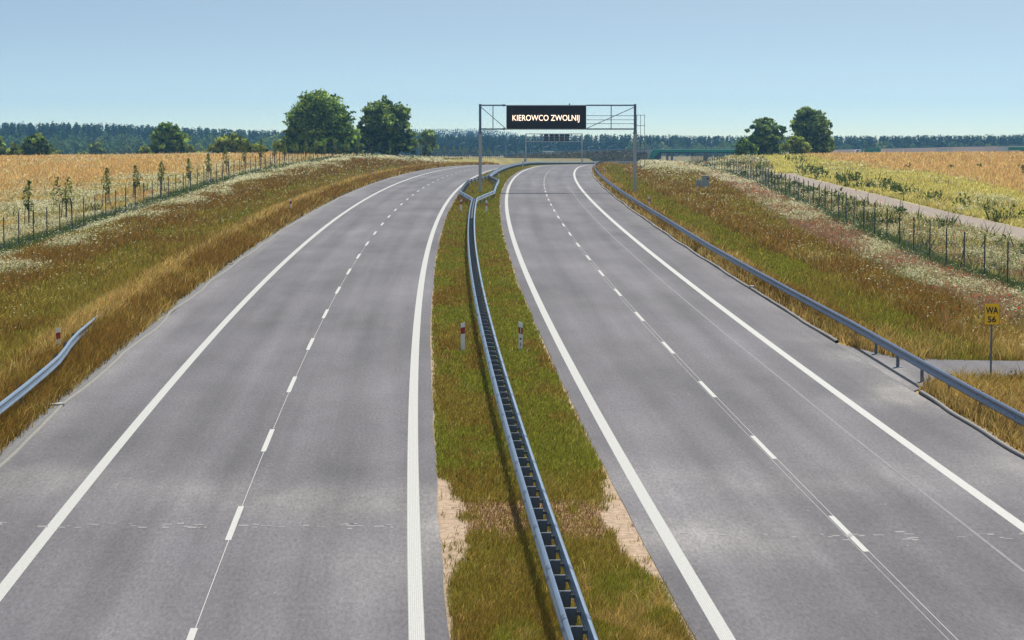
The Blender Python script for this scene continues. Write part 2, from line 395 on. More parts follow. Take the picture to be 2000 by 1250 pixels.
# ------------------------------------------------------------------ row samples along the road
def rows(y0,y1,k=.006,mn=.5):
    r=[y0]
    while r[-1]<y1: r.append(r[-1]+max(mn,r[-1]*k))
    return np.array(r)
# ------------------------------------------------------------------ ground sheet
def build_ground():
    ys=np.unique(np.concatenate([rows(12,42,.0075,.6),np.arange(42,60,.16),rows(60,3000,.0075,.4)]))
    u=np.unique(np.round(np.concatenate([[-2400,-1500,-1000,-700,-500,-380,-300,-240,-190,-150,-120,-100,-85,-72,-62,-54,-48,-44,-41,-38,-36,-34],
        np.arange(-33,-12.4,.6),[-12.75,-12.3,-8,-4,-2.25,-2.02],np.arange(-1.96,1.97,.07),[2.02,2.25,4,8,12.2,12.6],np.arange(12.8,46,.6),
        [47,49,52,55,58,62,67,73,80,90,100,115,135,160,190,240,300,380,500,700,1000,1500,2400]]),3))
    U,Y=np.meshgrid(u,ys)
    w=1-smooth(60,260,np.abs(U))
    X=U+cen(np.minimum(Y,1200))*w
    Z=ztr(X,Y)
    V=np.stack([X,Y,Z],-1).reshape(-1,3)
    n,m=U.shape
    i=np.arange(n-1)[:,None]*m+np.arange(m-1)[None]
    Fc=np.stack([i,i+1,i+m+1,i+m],-1).reshape(-1,4)
    W=weights(V[:,0],V[:,1]); c=W@CG
    # far meadows
    fz=smooth(560,900,V[:,1])[:,None]; c=c*(1-fz)+fz*np.array([.17,.14,.06])
    me=mesh_np('ground',V,Fc,col=c,smooth_=True,mats=[GM])
    link('ground',me,label='grassy verges, median strip and fields spreading on both sides of the motorway',cat='ground',kind='structure')
build_ground()
# ------------------------------------------------------------------ carriageways
def strip(dl,dr,y0,y1,dz,uvscale=True,rw=None):
    ys=rows(y0,y1) if rw is None else rw
    k=2
    cy=cen(ys);z=zr(ys)+dz
    A=np.stack([cy+(dl(ys) if callable(dl) else dl),ys,z],-1);B=np.stack([cy+(dr(ys) if callable(dr) else dr),ys,z],-1)
    V=np.stack([A,B],1).reshape(-1,3)
    wd=(dr(ys)-dl(ys)).mean() if callable(dl) else dr-dl
    uv=np.stack([np.tile([0,wd],len(ys)),np.repeat(ys,2)],-1)
    i=np.arange(len(ys)-1)*2
    Fc=np.stack([i,i+1,i+3,i+2],-1)
    return V,Fc,uv
def cat_(parts):
    V=[];Fc=[];uv=[];b=0
    for v,f,u in parts: V.append(v);Fc.append(f+b);uv.append(u);b+=len(v)
    return np.concatenate(V),np.concatenate(Fc),np.concatenate(uv)
def road(name,sg,label):
    ys=rows(12,1150,.005,.4)
    inner=2.03;outer=12.58 if sg<0 else 12.46
    dd=np.linspace(inner,outer,44)
    D,Y=np.meshgrid(dd,ys)
    wob=.05*(fbm(Y*.25+sg*40,Y*0+3)-.5)*2
    D=D+np.where(D==inner,wob,0)
    X=cen(Y)+sg*D
    Z=zr(Y)
    V=np.stack([X,Y,Z],-1).reshape(-1,3)
    uv=np.stack([sg*D+40,Y],-1).reshape(-1,2)
    n,m=D.shape;i=np.arange(n-1)[:,None]*m+np.arange(m-1)[None]
    Fc=np.stack([i,i+1,i+m+1,i+m],-1).reshape(-1,4)
    if sg<0: Fc=Fc[:,::-1]
    d=D.ravel();y=Y.ravel()
    dust=.16*np.exp(-((d-outer)/.8)**2)
    if sg<0:
        dust+=.40*np.exp(-((y-53.5-.25*(d-5))/2.6)**2)*(.45+.55*np.exp(-((d-3.5)/4.)**2))+.8*np.exp(-((y-50.5)/3.0)**2)*np.exp(-((d-2.0)/.55)**2)
        dust+=.28*np.exp(-((y-46)/3.)**2)*np.exp(-((d-3.2)/1.3)**2)+.18*np.exp(-((y-57.5)/2)**2)*smooth(7,11,d)
    else:
        dust+=.42*np.exp(-((y-49.0+.2*(d-4))/2.4)**2)*np.exp(-((d-3.2)/2.6)**2)+.20*np.exp(-((y-55-.2*d)/3)**2)
        dust+=.8*np.exp(-((y-72.6)/1.3)**2)*smooth(10.4,12.4,d)+.45*np.exp(-((y-70.5)/1.3)**2)*smooth(8.8,11,d)*smooth(12.4,11.5,d)
        dust+=.30*smooth(65,72,y)*smooth(92,84,y)*smooth(10.5,12.4,d)
    dust=dust*1.35+.05
    trk=sum(a_*np.exp(-((d-c_)/.42)**2) for c_,a_ in((3.55,.8),(5.35,.8),(7.35,1.),(9.15,1.)))*(.55+.9*fbm(y*.03,d*.4+sg*9))
    oil=np.exp(-((d-4.45)/.3)**2)+np.exp(-((d-8.25)/.3)**2)
    seam=np.exp(-((d-6.9)/.22)**2)*.6
    wear=np.clip(.10*trk-.10*oil-.05*seam+.16*(fbm(d*.5,y*.07+50+sg*5)-.5),-1,1)
    me=mesh_np(name,V,Fc,col=np.stack([dust,.5+wear,dust],-1),uv=uv,mats=[AM])
    return link(name,me,label=label,cat='road',kind='structure')
RL_=road('road_left',-1,'grey asphalt carriageway left of the median, curving away to the right')
RR_=road('road_right',1,'grey asphalt carriageway right of the median, with the lattice sign gantry over it')
def marking(name,parts,m,parent):
    V,Fc,uv=cat_(parts); return link(name,mesh_np(name,V,Fc,uv=uv,mats=[m]),parent)
for sg,par in((-1,RL_),(1,RR_)):
    def st(d,w,y0=14,y1=900,dz=.004,rw=None):
        a,b=(d-w/2,d+w/2); 
        if sg<0:a,b=-b,-a
        return strip(a,b,y0,y1,dz,rw=rw)
    marking('median_edge_line',[st(2.57,.27)],P_RIB,par)
    marking('shoulder_edge_line',[st(10.07,.26)],P_RIB if sg<0 else P_FLAT,par)
    off=48.66 if sg<0 else 47.44
    dash=[]
    # distances of the dash starts
    for k in range(-3,46):
        y0=off+12.0*k
        if y0<16: continue
        dash.append(st(6.32,.125,rw=np.linspace(y0,y0+4,5)))
    marking('lane_line',dash,P_FLAT,par)
    marking('guide_line',[st(6.30,.014,rw=rows(14,150))] if sg<0 else [st(6.37,.014,rw=rows(14,300)),st(6.22,.010,rw=rows(14,150))],P_FLAT,par)
    # scuffed flecks of paint across the lanes
    fl=[]
    rr=np.random.default_rng(3+sg)
    for k in range(46):
        d=rr.uniform(2.9,12.2);y=(50.2 if sg<0 else 49.4)+rr.normal(0,.22)-(.05*d if sg>0 else 0);w=rr.uniform(.06,.22);l=rr.uniform(.05,.16)
        a,b=(d-w/2,d+w/2)
        if sg<0:a,b=-b,-a
        fl.append(strip(a,b,0,0,.005,rw=np.array([y,y+l])))
    for k in range(40):
        d=rr.uniform(2.9,12.2);y=rr.uniform(38,110);w=rr.uniform(.02,.05)
        a,b=(d-w/2,d+w/2)
        if sg<0:a,b=-b,-a
        fl.append(strip(a,b,0,0,.005,rw=np.array([y,y+w*2])))
    marking('paint_flecks',fl,mat('worn_fleck_paint',(.23,.225,.22),.8,0,.2,9.),par)
    if sg>0:
        wv=lambda ys:8.92+.05*(fbm(ys*.1,ys*0)-.5)
        marking('paving_joint',[strip(lambda y:wv(y)-.035,lambda y:wv(y)+.035,14,260,.004)],mat('paving_joint_asphalt',(.185,.178,.184),.85,0,.35,3.),par)
# side road at the service gap on the right
def side_road():
    n=30;L=[]
    xs=np.concatenate([np.linspace(0,3,10),np.linspace(3.6,30,22)])
    V=[];uv=[]
    for x in xs:
        wn=lin(x,[0,1.0,2.2,4,30],[72.9,74.6,76.2,76.4,76.0]);wf=lin(x,[0,1.0,2.2,4,30],[87.0,83.2,81.8,81.2,80.2])
        for t in np.linspace(0,1,9):
            y=wn*(1-t)+wf*t;X=12.44+float(cen(y))+x
            V.append((X,y,float(zr(y))+.006-.012*x*0));uv.append((x,y))
    V=np.array(V);m=9;i=np.arange(len(xs)-1)[:,None]*m+np.arange(m-1)[None]
    Fc=np.stack([i,i+m,i+m+1,i+1],-1).reshape(-1,4)
    d=np.clip(1-np.array(uv)[:,0]/2.,0,1)*.4+.12;hf=d*0+.5
    me=mesh_np('side_road',V,Fc,col=np.stack([d,hf,d],-1),uv=np.array(uv),mats=[AM])
    link('side_road',me,label='narrow asphalt service road branching off right behind the yellow sign',cat='road',kind='structure')
side_road()
# ------------------------------------------------------------------ kerbs
def sweep(name,path,prof,mat_,parent=None,closed=True,**k):
    """path: (n,3) points, prof: (m,2) offsets (to the right of travel, up)"""
    P=np.asarray(path,float);T=np.gradient(P,axis=0);T/=np.linalg.norm(T[:,:2],axis=1)[:,None]
    Nn=np.stack([T[:,1],-T[:,0],0*T[:,0]],-1)
    prof=np.asarray(prof,float)
    G=P[:,None,:]+Nn[:,None,:]*prof[None,:,0:1]+np.array([0,0,1.])[None,None]*prof[None,:,1:2]
    n,m,_=G.shape;i=np.arange(n-1)[:,None]*m
    j=np.arange(m if closed else m-1)[None];j2=(j+1)%m
    Fc=np.stack([i+j,i+j2,i+m+j2,i+m+j],-1).reshape(-1,4)
    return link(name,mesh_np(name,G.reshape(-1,3),Fc,mats=[mat_]),parent,**k)
def rpath(dfun,y0,y1,dz=0.,k=.006,mn=.6,terr=False):
    ys=rows(y0,y1,k,mn);x=cen(ys)+(dfun(ys) if callable(dfun) else dfun)
    z=(ztr(x,ys) if terr else zr(ys))+dz
    return np.stack([x,ys,z],-1)
wavl=lambda ys:-12.60+.04*np.sin(ys*.42)*np.exp(-((ys-60)/400)**2)+.26*(fbm(ys*.12,ys*0+5)-.5)
kl=link('kerb_left',None,label='pale concrete gutter strip wavering along the left road edge',cat='kerb',kind='structure')
sweep('gutter',rpath(lambda y:wavl(y)-.16,14,700,0,mn=.5),[(.14,-.1),(.13,.028),(.0,.015),(-.15,.05),(-.16,-.1)],M['concrete_d'],kl)
sweep('lip',rpath(lambda y:wavl(y)+.03,14,700,0,mn=.5),[(.055,-.1),(.05,.03),(.0,.042),(-.05,.03),(-.055,-.1)],M['lip'],kl)
wavr=lambda ys:12.50+.04*np.sin(ys*.36+1)*np.exp(-((ys-60)/400)**2)+.22*(fbm(ys*.14,ys*0+15)-.5)
kr=link('kerb_right',None,label='low dark asphalt kerb edging the right carriageway with a gap at the side road',cat='kerb',kind='structure')
for a,b in((14,72.4),(87.2,700)):
    sweep('kerb_face',rpath(wavr,a,b,0,mn=.5),[(-.05,-.1),(-.04,.065),(-.02,.075),(-.018,-.1)],M['kerbdark'],kr)
    sweep('kerb_top',rpath(wavr,a,b,0,mn=.5),[(-.016,-.1),(-.016,.080),(.04,.084),(.075,.07),(.085,-.1)],M['kerbtop'],kr)
for y in (69.4,127.5):
    x=float(cen(y))-12.95;z=float(zr(y));mb=MB()
    mb.box((x,y,z+.03),(.75,.22,.10),.5);mb.box((x-.35,y-.3,z+.02),(.3,.5,.12),.3);mb.build('outlet',M['concrete'],kl)
for y in (111.5,154.5,198.8):
    x=float(cen(y))+12.75;z=float(zr(y)); MB().box((x,y,z+.09),(.5,.35,.10),.2).build('outlet',M['concrete'],kr)
# ------------------------------------------------------------------ guardrails
WO=[(.012,.0),(.045,.006),(.083,.042),(.083,.077),(.014,.134),(.0,.156),(.014,.178),(.083,.235),(.083,.27),(.045,.306),(.012,.312)]
WP=WO+[(o-.006,z) for o,z in WO[::-1]]
def wbeam(name,path,side,parent,m=None,z0=.44):
    return sweep(name,path,[(side*o,z+z0) for o,z in WP],m or M['steel'],parent)
def post_mesh(spacer):
    mb=MB()
    mb.box((0,-.03,.16),(.10,.008,1.10));mb.box((-.046,0,.16),(.008,.052,1.10));mb.box((.046,0,.16),(.008,.052,1.10))
    if spacer:
        mb.box((-.035,.004,.59),(.20,.05,.25));mb.box((-.128,-.035,.60),(.02,.03,.2));mb.box((.10,.004,.62),(.075,.012,.06))
    return mb.mesh('post',M['post'])
PM=post_mesh(True);PS=post_mesh(False)
for v in PS.vertices: v.co.x+=.0
def bolts(): pass
def place_posts(root,name,pts,me,limit=100):
    for i,(x,y,z,a) in enumerate(pts[:limit]):
        o=bpy.data.objects.new(name,me);COL.objects.link(o);o.parent=root;o.location=(x,y,z);o.rotation_euler=(0,0,a)
    rest=pts[limit:]
    if rest:
        V0=np.array([v.co[:] for v in me.vertices]);F0=np.array([(p.vertices[0],p.vertices[i],p.vertices[i+1]) for p in me.polygons for i in range(1,len(p.vertices)-1)])
        V=[];Fc=[]
        for i,(x,y,z,a) in enumerate(rest):
            c,s=math.cos(a),math.sin(a)
            V.append(np.stack([V0[:,0]*c-V0[:,1]*s+x,V0[:,0]*s+V0[:,1]*c+y,V0[:,2]+z],-1));Fc.append(F0+i*len(V0))
        link(name,mesh_np(name,np.concatenate(V),np.concatenate(Fc),mats=[me.materials[0]]),root,kind='stuff')
gr=link('guardrail',None,label='double sided steel guardrail along the grassy median, looping around the gantry pole',cat='guardrail')
def lloop(ys): return lin(ys,[0,198,201,220,258,279,282,2000],[-.20,-.20,-.22,-1.62,-1.72,-.26,-.2,-.2])
def rloop(ys): return lin(ys,[0,198,201,220,258,279,282,2000],[.10,.10,.12,1.45,1.50,.16,.10,.10])
def rowsx(y0,y1,extra): return np.unique(np.concatenate([rows(y0,y1,.008,1.33),extra]))
def rail_path(f,y0,y1,dz=0):
    ys=rowsx(y0,y1,[198,201,220,258,279,282]);x=cen(ys)+f(ys);return np.stack([x,ys,zr(ys)+dz],-1)
wbeam('rail',rail_path(lloop,16,900),-1,gr);wbeam('rail',rail_path(rloop,16,900),1,gr)
pts=[]
y=20.3
while y<900:
    mid=float(cen(y))-.05;a=math.atan2(float(cen(y+.5)-cen(y-.5)),1.)
    if 201<y<279:
        for f in(lloop,rloop): pts.append((float(cen(y)+f(np.array(y)))+(.06 if f is lloop else -.06),y,float(zr(y)),-a))
        y+=4
    else:
        pts.append((mid,y,float(zr(y)),-a));y+=1.333
near=[p for p in pts if p[1]>31];place_posts(gr,'post',near,PM)
rm=MB().box((0,0,0),(.09,.03,.09)).mesh('reflector',M['red'])
for yy,f,sd in((91.5,lloop,-1),(191,rloop,1)):
    link('reflector',rm,gr,loc=(float(cen(yy)+f(np.array(yy)))+sd*.05,yy,float(zr(yy))+.60))
# splice laps on the near rails
WS=[(o+.005,z+(.004 if z>.3 else 0)) for o,z in WO]+[(o+.0005,z) for o,z in WO[::-1]]
for yy in np.arange(34.2,110,4.):
    for f,sd in((lloop,-1),(rloop,1)):
        y3=np.array([yy-.16,yy,yy+.16])
        sweep('splice_plate',np.stack([cen(y3)+f(y3),y3,zr(y3)],-1),[(sd*o,z+.44) for o,z in WS],M['steel_dark'],gr)
# right-hand barrier
gb=link('guardrail',None,label='single steel guardrail on posts along the right road edge beside the service gap',cat='guardrail')
rb=lambda ys:lin(ys,[0,60,75,87,100,133,163,200,252,300,380,1200],[13.1,13.05,13.05,13.12,13.05,12.95,13.05,12.98,12.95,12.95,13.0,13.2])
def rbz(ys): return np.maximum(zr(ys),ztr(cen(ys)+rb(ys)+.2,ys)*0+zr(ys))
ys=rows(16,900,.008,1.33);pb=np.stack([cen(ys)+rb(ys),ys,zr(ys)+.02],-1)
wbeam('rail',pb,-1,gb,M['steel_dark'])
pts=[]
for y in np.concatenate([np.arange(75.25-4*9,340,4.),np.arange(344,890,6.)]):
    pts.append((float(cen(y)+rb(np.array(y)))+.13,y,float(zr(y)),-math.atan2(float(cen(y+.5)-cen(y-.5)),1.)))
place_posts(gb,'post',pts,PS)
bm=MB().box((0,0,0),(.28,.26,.016)).mesh('base_plate',M['steel'])
for y in (75.25,79.25,83.25):
    link('base_plate',bm,gb,loc=(float(cen(y)+rb(np.array(y)))+.13,y,float(zr(y))+.014))
bm=MB().box((0,0,0),(.03,.05,.03)).mesh('bolt',M['steel'])
for y in np.arange(59.25,130,2.):
    link('bolt',bm,gb,loc=(float(cen(y)+rb(np.array(y)))-.008,y,float(zr(y))+.62))
# left terminal
gl=link('guardrail',None,label='short steel guardrail end ramping down into the dry grass on the left verge',cat='guardrail')
ly=np.array([16,24,32,40,48,56,60,64,68,72,75,78,80,82,84,86,88,90,93,97.])
ld_=lin(ly,[0,64,70,76,80,84,88,97],[-13.42,-13.42,-13.45,-13.6,-13.95,-14.25,-14.5,-15.1])
lz=lin(ly,[0,77,80,84,88,93,97],[0,0,-.04,-.14,-.26,-.43,-.56])
pl=np.stack([cen(ly)+ld_,ly,zr(ly)+.10+lz],-1)
wbeam('rail',pl,1,gl)
pts=[(float(cen(y)+lin(y,ly,ld_))-.13,y,float(zr(y))+.08+float(lin(y,ly,lz)),0.) for y in np.arange(28,94,4.)]
place_posts(gl,'post',pts,PS)
# ------------------------------------------------------------------ delineator posts
def delineator(x,y,label,h=1.02,face=-1,digits=False):
    z=float(ztr(x,y))-.03
    t=link('delineator_post',None,label=label,cat='delineator',group='white delineator posts along the motorway',loc=(x,y,z))
    mb=MB();w,dp=.145,.05
    # slanted top
    poly=[(-w/2,0),(w/2,0),(w/2,h+.035*-face*-1),(-w/2,h+.035*face*-1*-1-.035)] 
    poly=[(-w/2,0),(w/2,0),(w/2,h+(.02 if face<0 else -.03)),(-w/2,h+(-.03 if face<0 else .02))]
    mb.prism(poly,-dp/2,dp/2);mb.build('body',M['white'],t)
    mb=MB();k=.03 if face<0 else -.03
    poly=[(-w/2-.002,h-.40),(w/2+.002,h-.40+k),(w/2+.002,h-.175+k),(-w/2-.002,h-.175)]
    mb.prism(poly,-dp/2-.003,dp/2+.003);mb.build('band',M['red'],t)
    if face>0:
        mb=MB();mb.box((0,-dp/2-.006,h-.30),(.035,.006,.19));mb.build('reflector',mat('pale_reflector',(.55,.48,.5),.3,0,.1,20.),t)
    if digits:
        txt('5',.15,M['black'],(0,-dp/2-.004,h-.83),t,'lettering')
        mb=MB()
        for q in range(2): mb.box((-.018+.036*q,-dp/2-.004,h-.585),(.030,.006,.06))
        mb.build('lettering',M['black'],t)
    return t
def txt(s,size,m,loc,parent,name,width=None,ext=.004,off_=.0):
    cu=bpy.data.curves.new('t','FONT');cu.body=s;cu.size=size;cu.align_x='CENTER';cu.align_y='BOTTOM_BASELINE';cu.extrude=ext;cu.offset=size*off_
    cu.resolution_u=4
    tmp=bpy.data.objects.new('t',cu);COL.objects.link(tmp)
    dg=bpy.context.evaluated_depsgraph_get();me=bpy.data.meshes.new_from_object(tmp.evaluated_get(dg))
    bpy.data.objects.remove(tmp);bpy.data.curves.remove(cu)
    me.name=name
    n=len(me.vertices);co=np.zeros(n*3);me.vertices.foreach_get('co',co);co=co.reshape(-1,3)
    if width: co[:,0]*=width/(co[:,0].max()-co[:,0].min())
    co[:,0]-=(co[:,0].max()+co[:,0].min())/2
    nc=np.stack([co[:,0],-co[:,2],co[:,1]],-1);me.vertices.foreach_set('co',nc.ravel());me.update()
    me.materials.clear();me.materials.append(m)
    return link(name,me,parent,loc=loc)
delineator(-1.70,84.06,'near white post with slanted red band on grass left of the median guardrail',face=-1)
delineator(.30,84.4,'white post with red band and black digit 5 right of the median guardrail',face=1,digits=True)
delineator(-3.95,189.7,'small white post with red band just left of the guardrail before its loop',face=-1)
delineator(-1.96,187.9,'small white post with red band just right of the guardrail before its loop',face=1)
delineator(-1.62,300.,'tiny white post in grass right of the far median rail past the loop',face=1)
delineator(float(cen(405.))+.9,405.,'tiniest white post by the far bend of the median rail',face=1)
delineator(-15.5,83.,'white post with dark red band behind the left guardrail end',face=-1,h=.80)
delineator(-17.03,187.9,'lone white post with red band in dry grass left of the road, about midway',face=-1)
delineator(-17.1,300.,'small white post on the left grass bank below the large trees',face=-1)
delineator(-14.6,415.,'minute white post at the far end of the left grass bank',face=-1)
delineator(float(cen(196.))+14.0,196.,'white post with red band peeping over right guardrail near gantry',face=1)
delineator(float(cen(312.))+13.9,312.,'tiny white post behind the right guardrail on the far bend',face=1)
# ------------------------------------------------------------------ yellow sign
def sign():
    x,y=14.95,75.8;z=float(ztr(x,y))
    t=link('road_sign',None,label='yellow sign reading WA 56 on a thin grey pole beside the right guardrail',cat='road sign',loc=(x,y,z))
    sc=y/F
    MB().tube([(0,0,-.2),(0,0,2.42)],.032,10).build('pole',M['post'],t)
    top=2.44;w,h=.48,.675
    mb=MB();r=.03
    def rr(w,h,r,y0,y1):
        pts=[]
        for cx,cz,a0 in((w/2-r,h/2-r,0),(-w/2+r,h/2-r,90),(-w/2+r,-h/2+r,180),(w/2-r,-h/2+r,270)):
            for k in range(4):
                a=math.radians(a0+30*k);pts.append((cx+r*math.cos(a),cz+r*math.sin(a)+top-h/2))
        return pts,y0,y1
    p=rr(w,h,r,0,0);MB().prism(p[0],-.045,-.034).build('frame',M['black'],t)
    p=rr(w-.02,h-.02,r-.008,0,0);MB().prism(p[0],-.050,-.046).build('face',M['yellow'],t)
    txt('WA',.30,M['black'],(0,-.054,top-.31),t,'lettering',width=.385,off_=.02)
    txt('56',.26,M['black'],(0,-.054,top-.58),t,'lettering',width=.26,off_=.02)
    for q in(.15,.5): MB().box((0,-.025,top-q),(.2,.016,.03)).build('bracket',M['post'],t)
sign()
# ------------------------------------------------------------------ gantry with message display
def gantry():
    Yg=239.;s=Yg/F;x0=-62*s;x1=239.5*s
    zt=CAMZ+(255-206)*s;zb=CAMZ+(255-252)*s
    t=link('sign_gantry',None,label='grey steel gantry over the right carriageway with lit display reading KIEROWCO ZWOLNIJ',cat='gantry',loc=(0,Yg,0))
    g0=float(ztr(x0,Yg))-.1;g1=float(ztr(x1,Yg))-.2
    P=lambda px:(px-1000)*s
    Zp=lambda py:CAMZ+(255-py)*s
    for x,g in((x0,g0),(x1,g1)):
        mb=MB();mb.box((x,0,(g+zb-.35)/2),(.30,.30,zb-.35-g));mb.box((x,0,g+.14),(.5,.5,.05));mb.build('pole',M['grey'],t)
        mb=MB();mb.box((x,0,(zb-.35+zt+.12)/2+.02),(.24,.24,zt+.12-zb+.35-.04));mb.box((x,0,zb-.31),(.40,.40,.07));mb.box((x,0,zb-.41),(.40,.40,.07));mb.build('post_top',M['steel_dark'],t)
    for z in (zt,zb):
        for a,b in((x0+.125,P(989)-.03),(P(1144)+.03,x1-.125)):
            MB().box(((a+b)/2,0,z),(b-a,.32,.13)).build('crossbeam',M['steel_dark'],t)
        MB().box((P(984),0,z),(.16,.24,.24)).build('flange',M['steel_dark'],t)
    for px in (963,1193):
        MB().box((P(px),0,(zt+zb)/2),(.085,.085,zt-zb-.135)).build('strut',M['steel_dark'],t)
    MB().tube([(x0+.12,.0,zt-.2),(P(987),.0,zb+.08)],.035,6).build('brace',M['steel_dark'],t)
    MB().tube([(P(1146),.0,zb+.08),(x1-.12,.0,zt-.2)],.035,6).build('brace',M['steel_dark'],t)
    for py in(226,234,241.5):
        MB().tube([(P(1144.5)+.04,.07,Zp(py)),(x1-.1,.07,Zp(py))],.034,6).build('rung',M['steel_dark'],t)
    # display
    a,b=P(989),P(1144.3);zc=(Zp(207)+Zp(252))/2;h=Zp(207)-Zp(252)
    d=MB().box(((a+b)/2,.0,zc),(b-a,.55,h)).build('display_board',M['boardframe'],t)
    MB().box(((a+b)/2,-.284,zc),(b-a-.10,.012,h-.10)).build('screen',M['board'],d)
    MB().box(((a+b)/2,-.05,zc+h/2+.04),(b-a+.05,.7,.07)).build('housing_cap',M['grey'],d)
    MB().box(((a+b)/2,.02,zc-h/2-.035),(b-a+.02,.5,.06)).build('housing_sill',M['grey'],d)
    for px in(1000,1134): MB().box((P(px),-.292,zc),(.03,.006,h-.5)).build('seam',M['boardframe'],d)
    txt('KIEROWCO ZWOLNIJ',.80,M['led'],((P(1001)+P(1131))/2,-.296,Zp(235.8)),d,'lettering',width=P(1131)-P(1001))
    MB().tube([(P(1112),.0,zc+h/2+.06),(P(1112),.0,zc+h/2+.24)],.06,6).build('sensor',M['steel_dark'],d)
    # caged ladder beside the right pole
    zz0=Zp(331)+.3;zz1=Zp(225)
    mb=MB()
    for px in(1243,1250.5,1258.5): mb.box((P(px),.35,(zz0+zz1)/2),(.045,.045,zz1-zz0))
    for py in(225,245.5,304,326): mb.box((P(1250.7),.35,Zp(py)),(P(1258.5)-P(1243)+.1,.05,.05))
    mb.box((P(1241.5),.2,Zp(252)),(.05,.35,.06));mb.box((P(1241.5),.2,Zp(326)),(.05,.35,.06))
    mb.build('ladder',M['steel_dark'],t)
gantry()
def far_gantry():
    Yg=600.;s=Yg/F
    P=lambda px:(px-1000)*s
    Zp=lambda py:CAMZ+(255-py)*s
    t=link('sign_gantry',None,label='distant steel gantry with five dark square panels seen from behind',cat='gantry',loc=(0,Yg,0))
    for px in(1027,1136.5):
        g=float(zr(Yg))-2.
        MB().box((P(px),0,(g+Zp(261))/2),(.3,.3,Zp(261)-g)).build('pole',M['grey'],t)
    for py in(261.5,276.5): MB().box(((P(1027)+P(1136.5))/2,0,Zp(py)),(P(1136.5)-P(1027)-.3,.2,.18)).build('crossbeam',M['grey'],t)
    for py in(266.5,270,273.2): MB().box(((P(1027)+P(1136.5))/2,-.16,Zp(py)),(P(1136.5)-P(1027)-.3,.06,.05)).build('rung',M['grey'],t)
    for px in(1042,1060,1072.8,1082.6,1092.4,1102.2,1117,1126.5): MB().box((P(px),-.22,Zp(269)),(.10,.05,Zp(262)-Zp(276))).build('strut',M['grey'],t)
    for k in range(5):
        c=1067+9.9*k+.5*(k>3)+ (0 if k else -.3)
        MB().box((P(c),.1,Zp(269)),(P(9.2+1000),.3,Zp(262.3)-Zp(276))).build('sign_panel',M['board'],t)
    mb=MB();mb.box((P(1024.5),0,float(zr(Yg))+.2),(.35,.5,2.4));mb.build('footing',M['concrete'],t)
far_gantry()
# ------------------------------------------------------------------ cabinet
def cabinet():
    x,y=19.05,240.5;z=float(ztr(x,y))-.15;s=y/F
    t=link('cabinet',None,label='tall grey electrical cabinet on the right grass slope, front one of the pair',cat='cabinet',loc=(x,y,z),group='roadside cabinets')
    MB().box((0,0,.10),(.8,.6,.24)).build('plinth',M['concrete_d'],t)
    MB().box((0,0,.86),(.66,.5,1.28)).build('body',M['cab'],t)
    MB().box((0,0,1.53),(.74,.58,.06)).build('lid',M['grey'],t)
    MB().box((.02,-.262,.86),(.56,.02,1.12)).build('door',M['cab'],t)
    MB().box((.2,-.276,1.25),(.22,.01,.1)).build('label_plate',M['black'],t)
    x,y=18.45,241.3;z=float(ztr(x,y))-.15
    t=link('cabinet',None,label='lower grey cabinet tucked behind left of the tall roadside one',cat='cabinet',loc=(x,y,z),group='roadside cabinets')
    MB().box((0,0,.5),(.5,.4,1.1)).build('body',M['cab'],t);MB().box((0,0,1.075),(.56,.46,.05)).build('lid',M['grey'],t)
cabinet()
# ------------------------------------------------------------------ fences
def fence(dfun,y0,y1,step,label,h=2.3,limit=100,wire_to=420):
    t=link('fence',None,label=label,cat='fence',group=None)
    pm=MB();pm.tube([(0,0,-.3),(0,0,h)],.035,8);pmesh=pm.mesh('post',M['fence'])
    rngf=np.random.default_rng(5)
    Yp=[y0]
    while Yp[-1]<y1: Yp.append(Yp[-1]+step+rngf.normal(0,.12))
    P=[]
    for y in Yp:
        x=float(cen(y)+(dfun(np.array(y)) if callable(dfun) else dfun));P.append((x,y,float(ztr(x,y))))
    pts=[(x,y,z,0.) for x,y,z in P];place_posts(t,'post',pts,pmesh,limit)
    # strut posts
    mb=MB()
    for i in range(2,len(P)-1,9):
        x,y,z=P[i];x2,y2,z2=P[i+1] if i%2 else P[i-1];k=.28
        mb.tube([(x,y,z+h*.68),(x+(x2-x)*k,y+(y2-y)*k,z)],.024,6)
    mb.build('brace',M['fence'],t)
    # woven wire: horizontal strands closer together near the ground, vertical strands every 15 cm
    V=[];Fc=[]
    def seg(a,b,r,ver):
        i=len(V)
        if ver:
            V.extend([(a[0]-r,a[1],a[2]),(a[0]+r,a[1],a[2]),(b[0]+r,b[1],b[2]),(b[0]-r,b[1],b[2])])
        else:
            V.extend([(a[0],a[1],a[2]-r),(b[0],b[1],b[2]-r),(b[0],b[1],b[2]+r),(a[0],a[1],a[2]+r)])
        Fc.append((i,i+1,i+2,i+3))
    hz=[.03,.10,.17,.24,.32,.40,.50,.62,.78,.96,1.16,1.38,1.6,1.8]
    for i in range(len(P)-1):
        a,b=np.array(P[i]),np.array(P[i+1])
        if a[1]>wire_to: break
        for q in hz: seg(a+(0,0,q),b+(0,0,q),.0022,False)
        nv=int(np.linalg.norm(b-a)/.15)
        for k in range(1,nv):
            p=a+(b-a)*k/nv; seg(p+(0,0,.02),p+(0,0,.62 if k%2 else 1.8),.0018,True)
    link('wire_mesh',mesh_np('wire_mesh',V,Fc,mats=[M['wire']]),t)
    return P
fence(-FLD,70,720,5.05,'wire mesh fence on thin dark posts along the field left of the motorway',limit=100,wire_to=330)
fence(fence_r_d,64,430,5.15,'wire mesh fence on thin dark posts between right grass slope and gravel path',limit=100,wire_to=330)
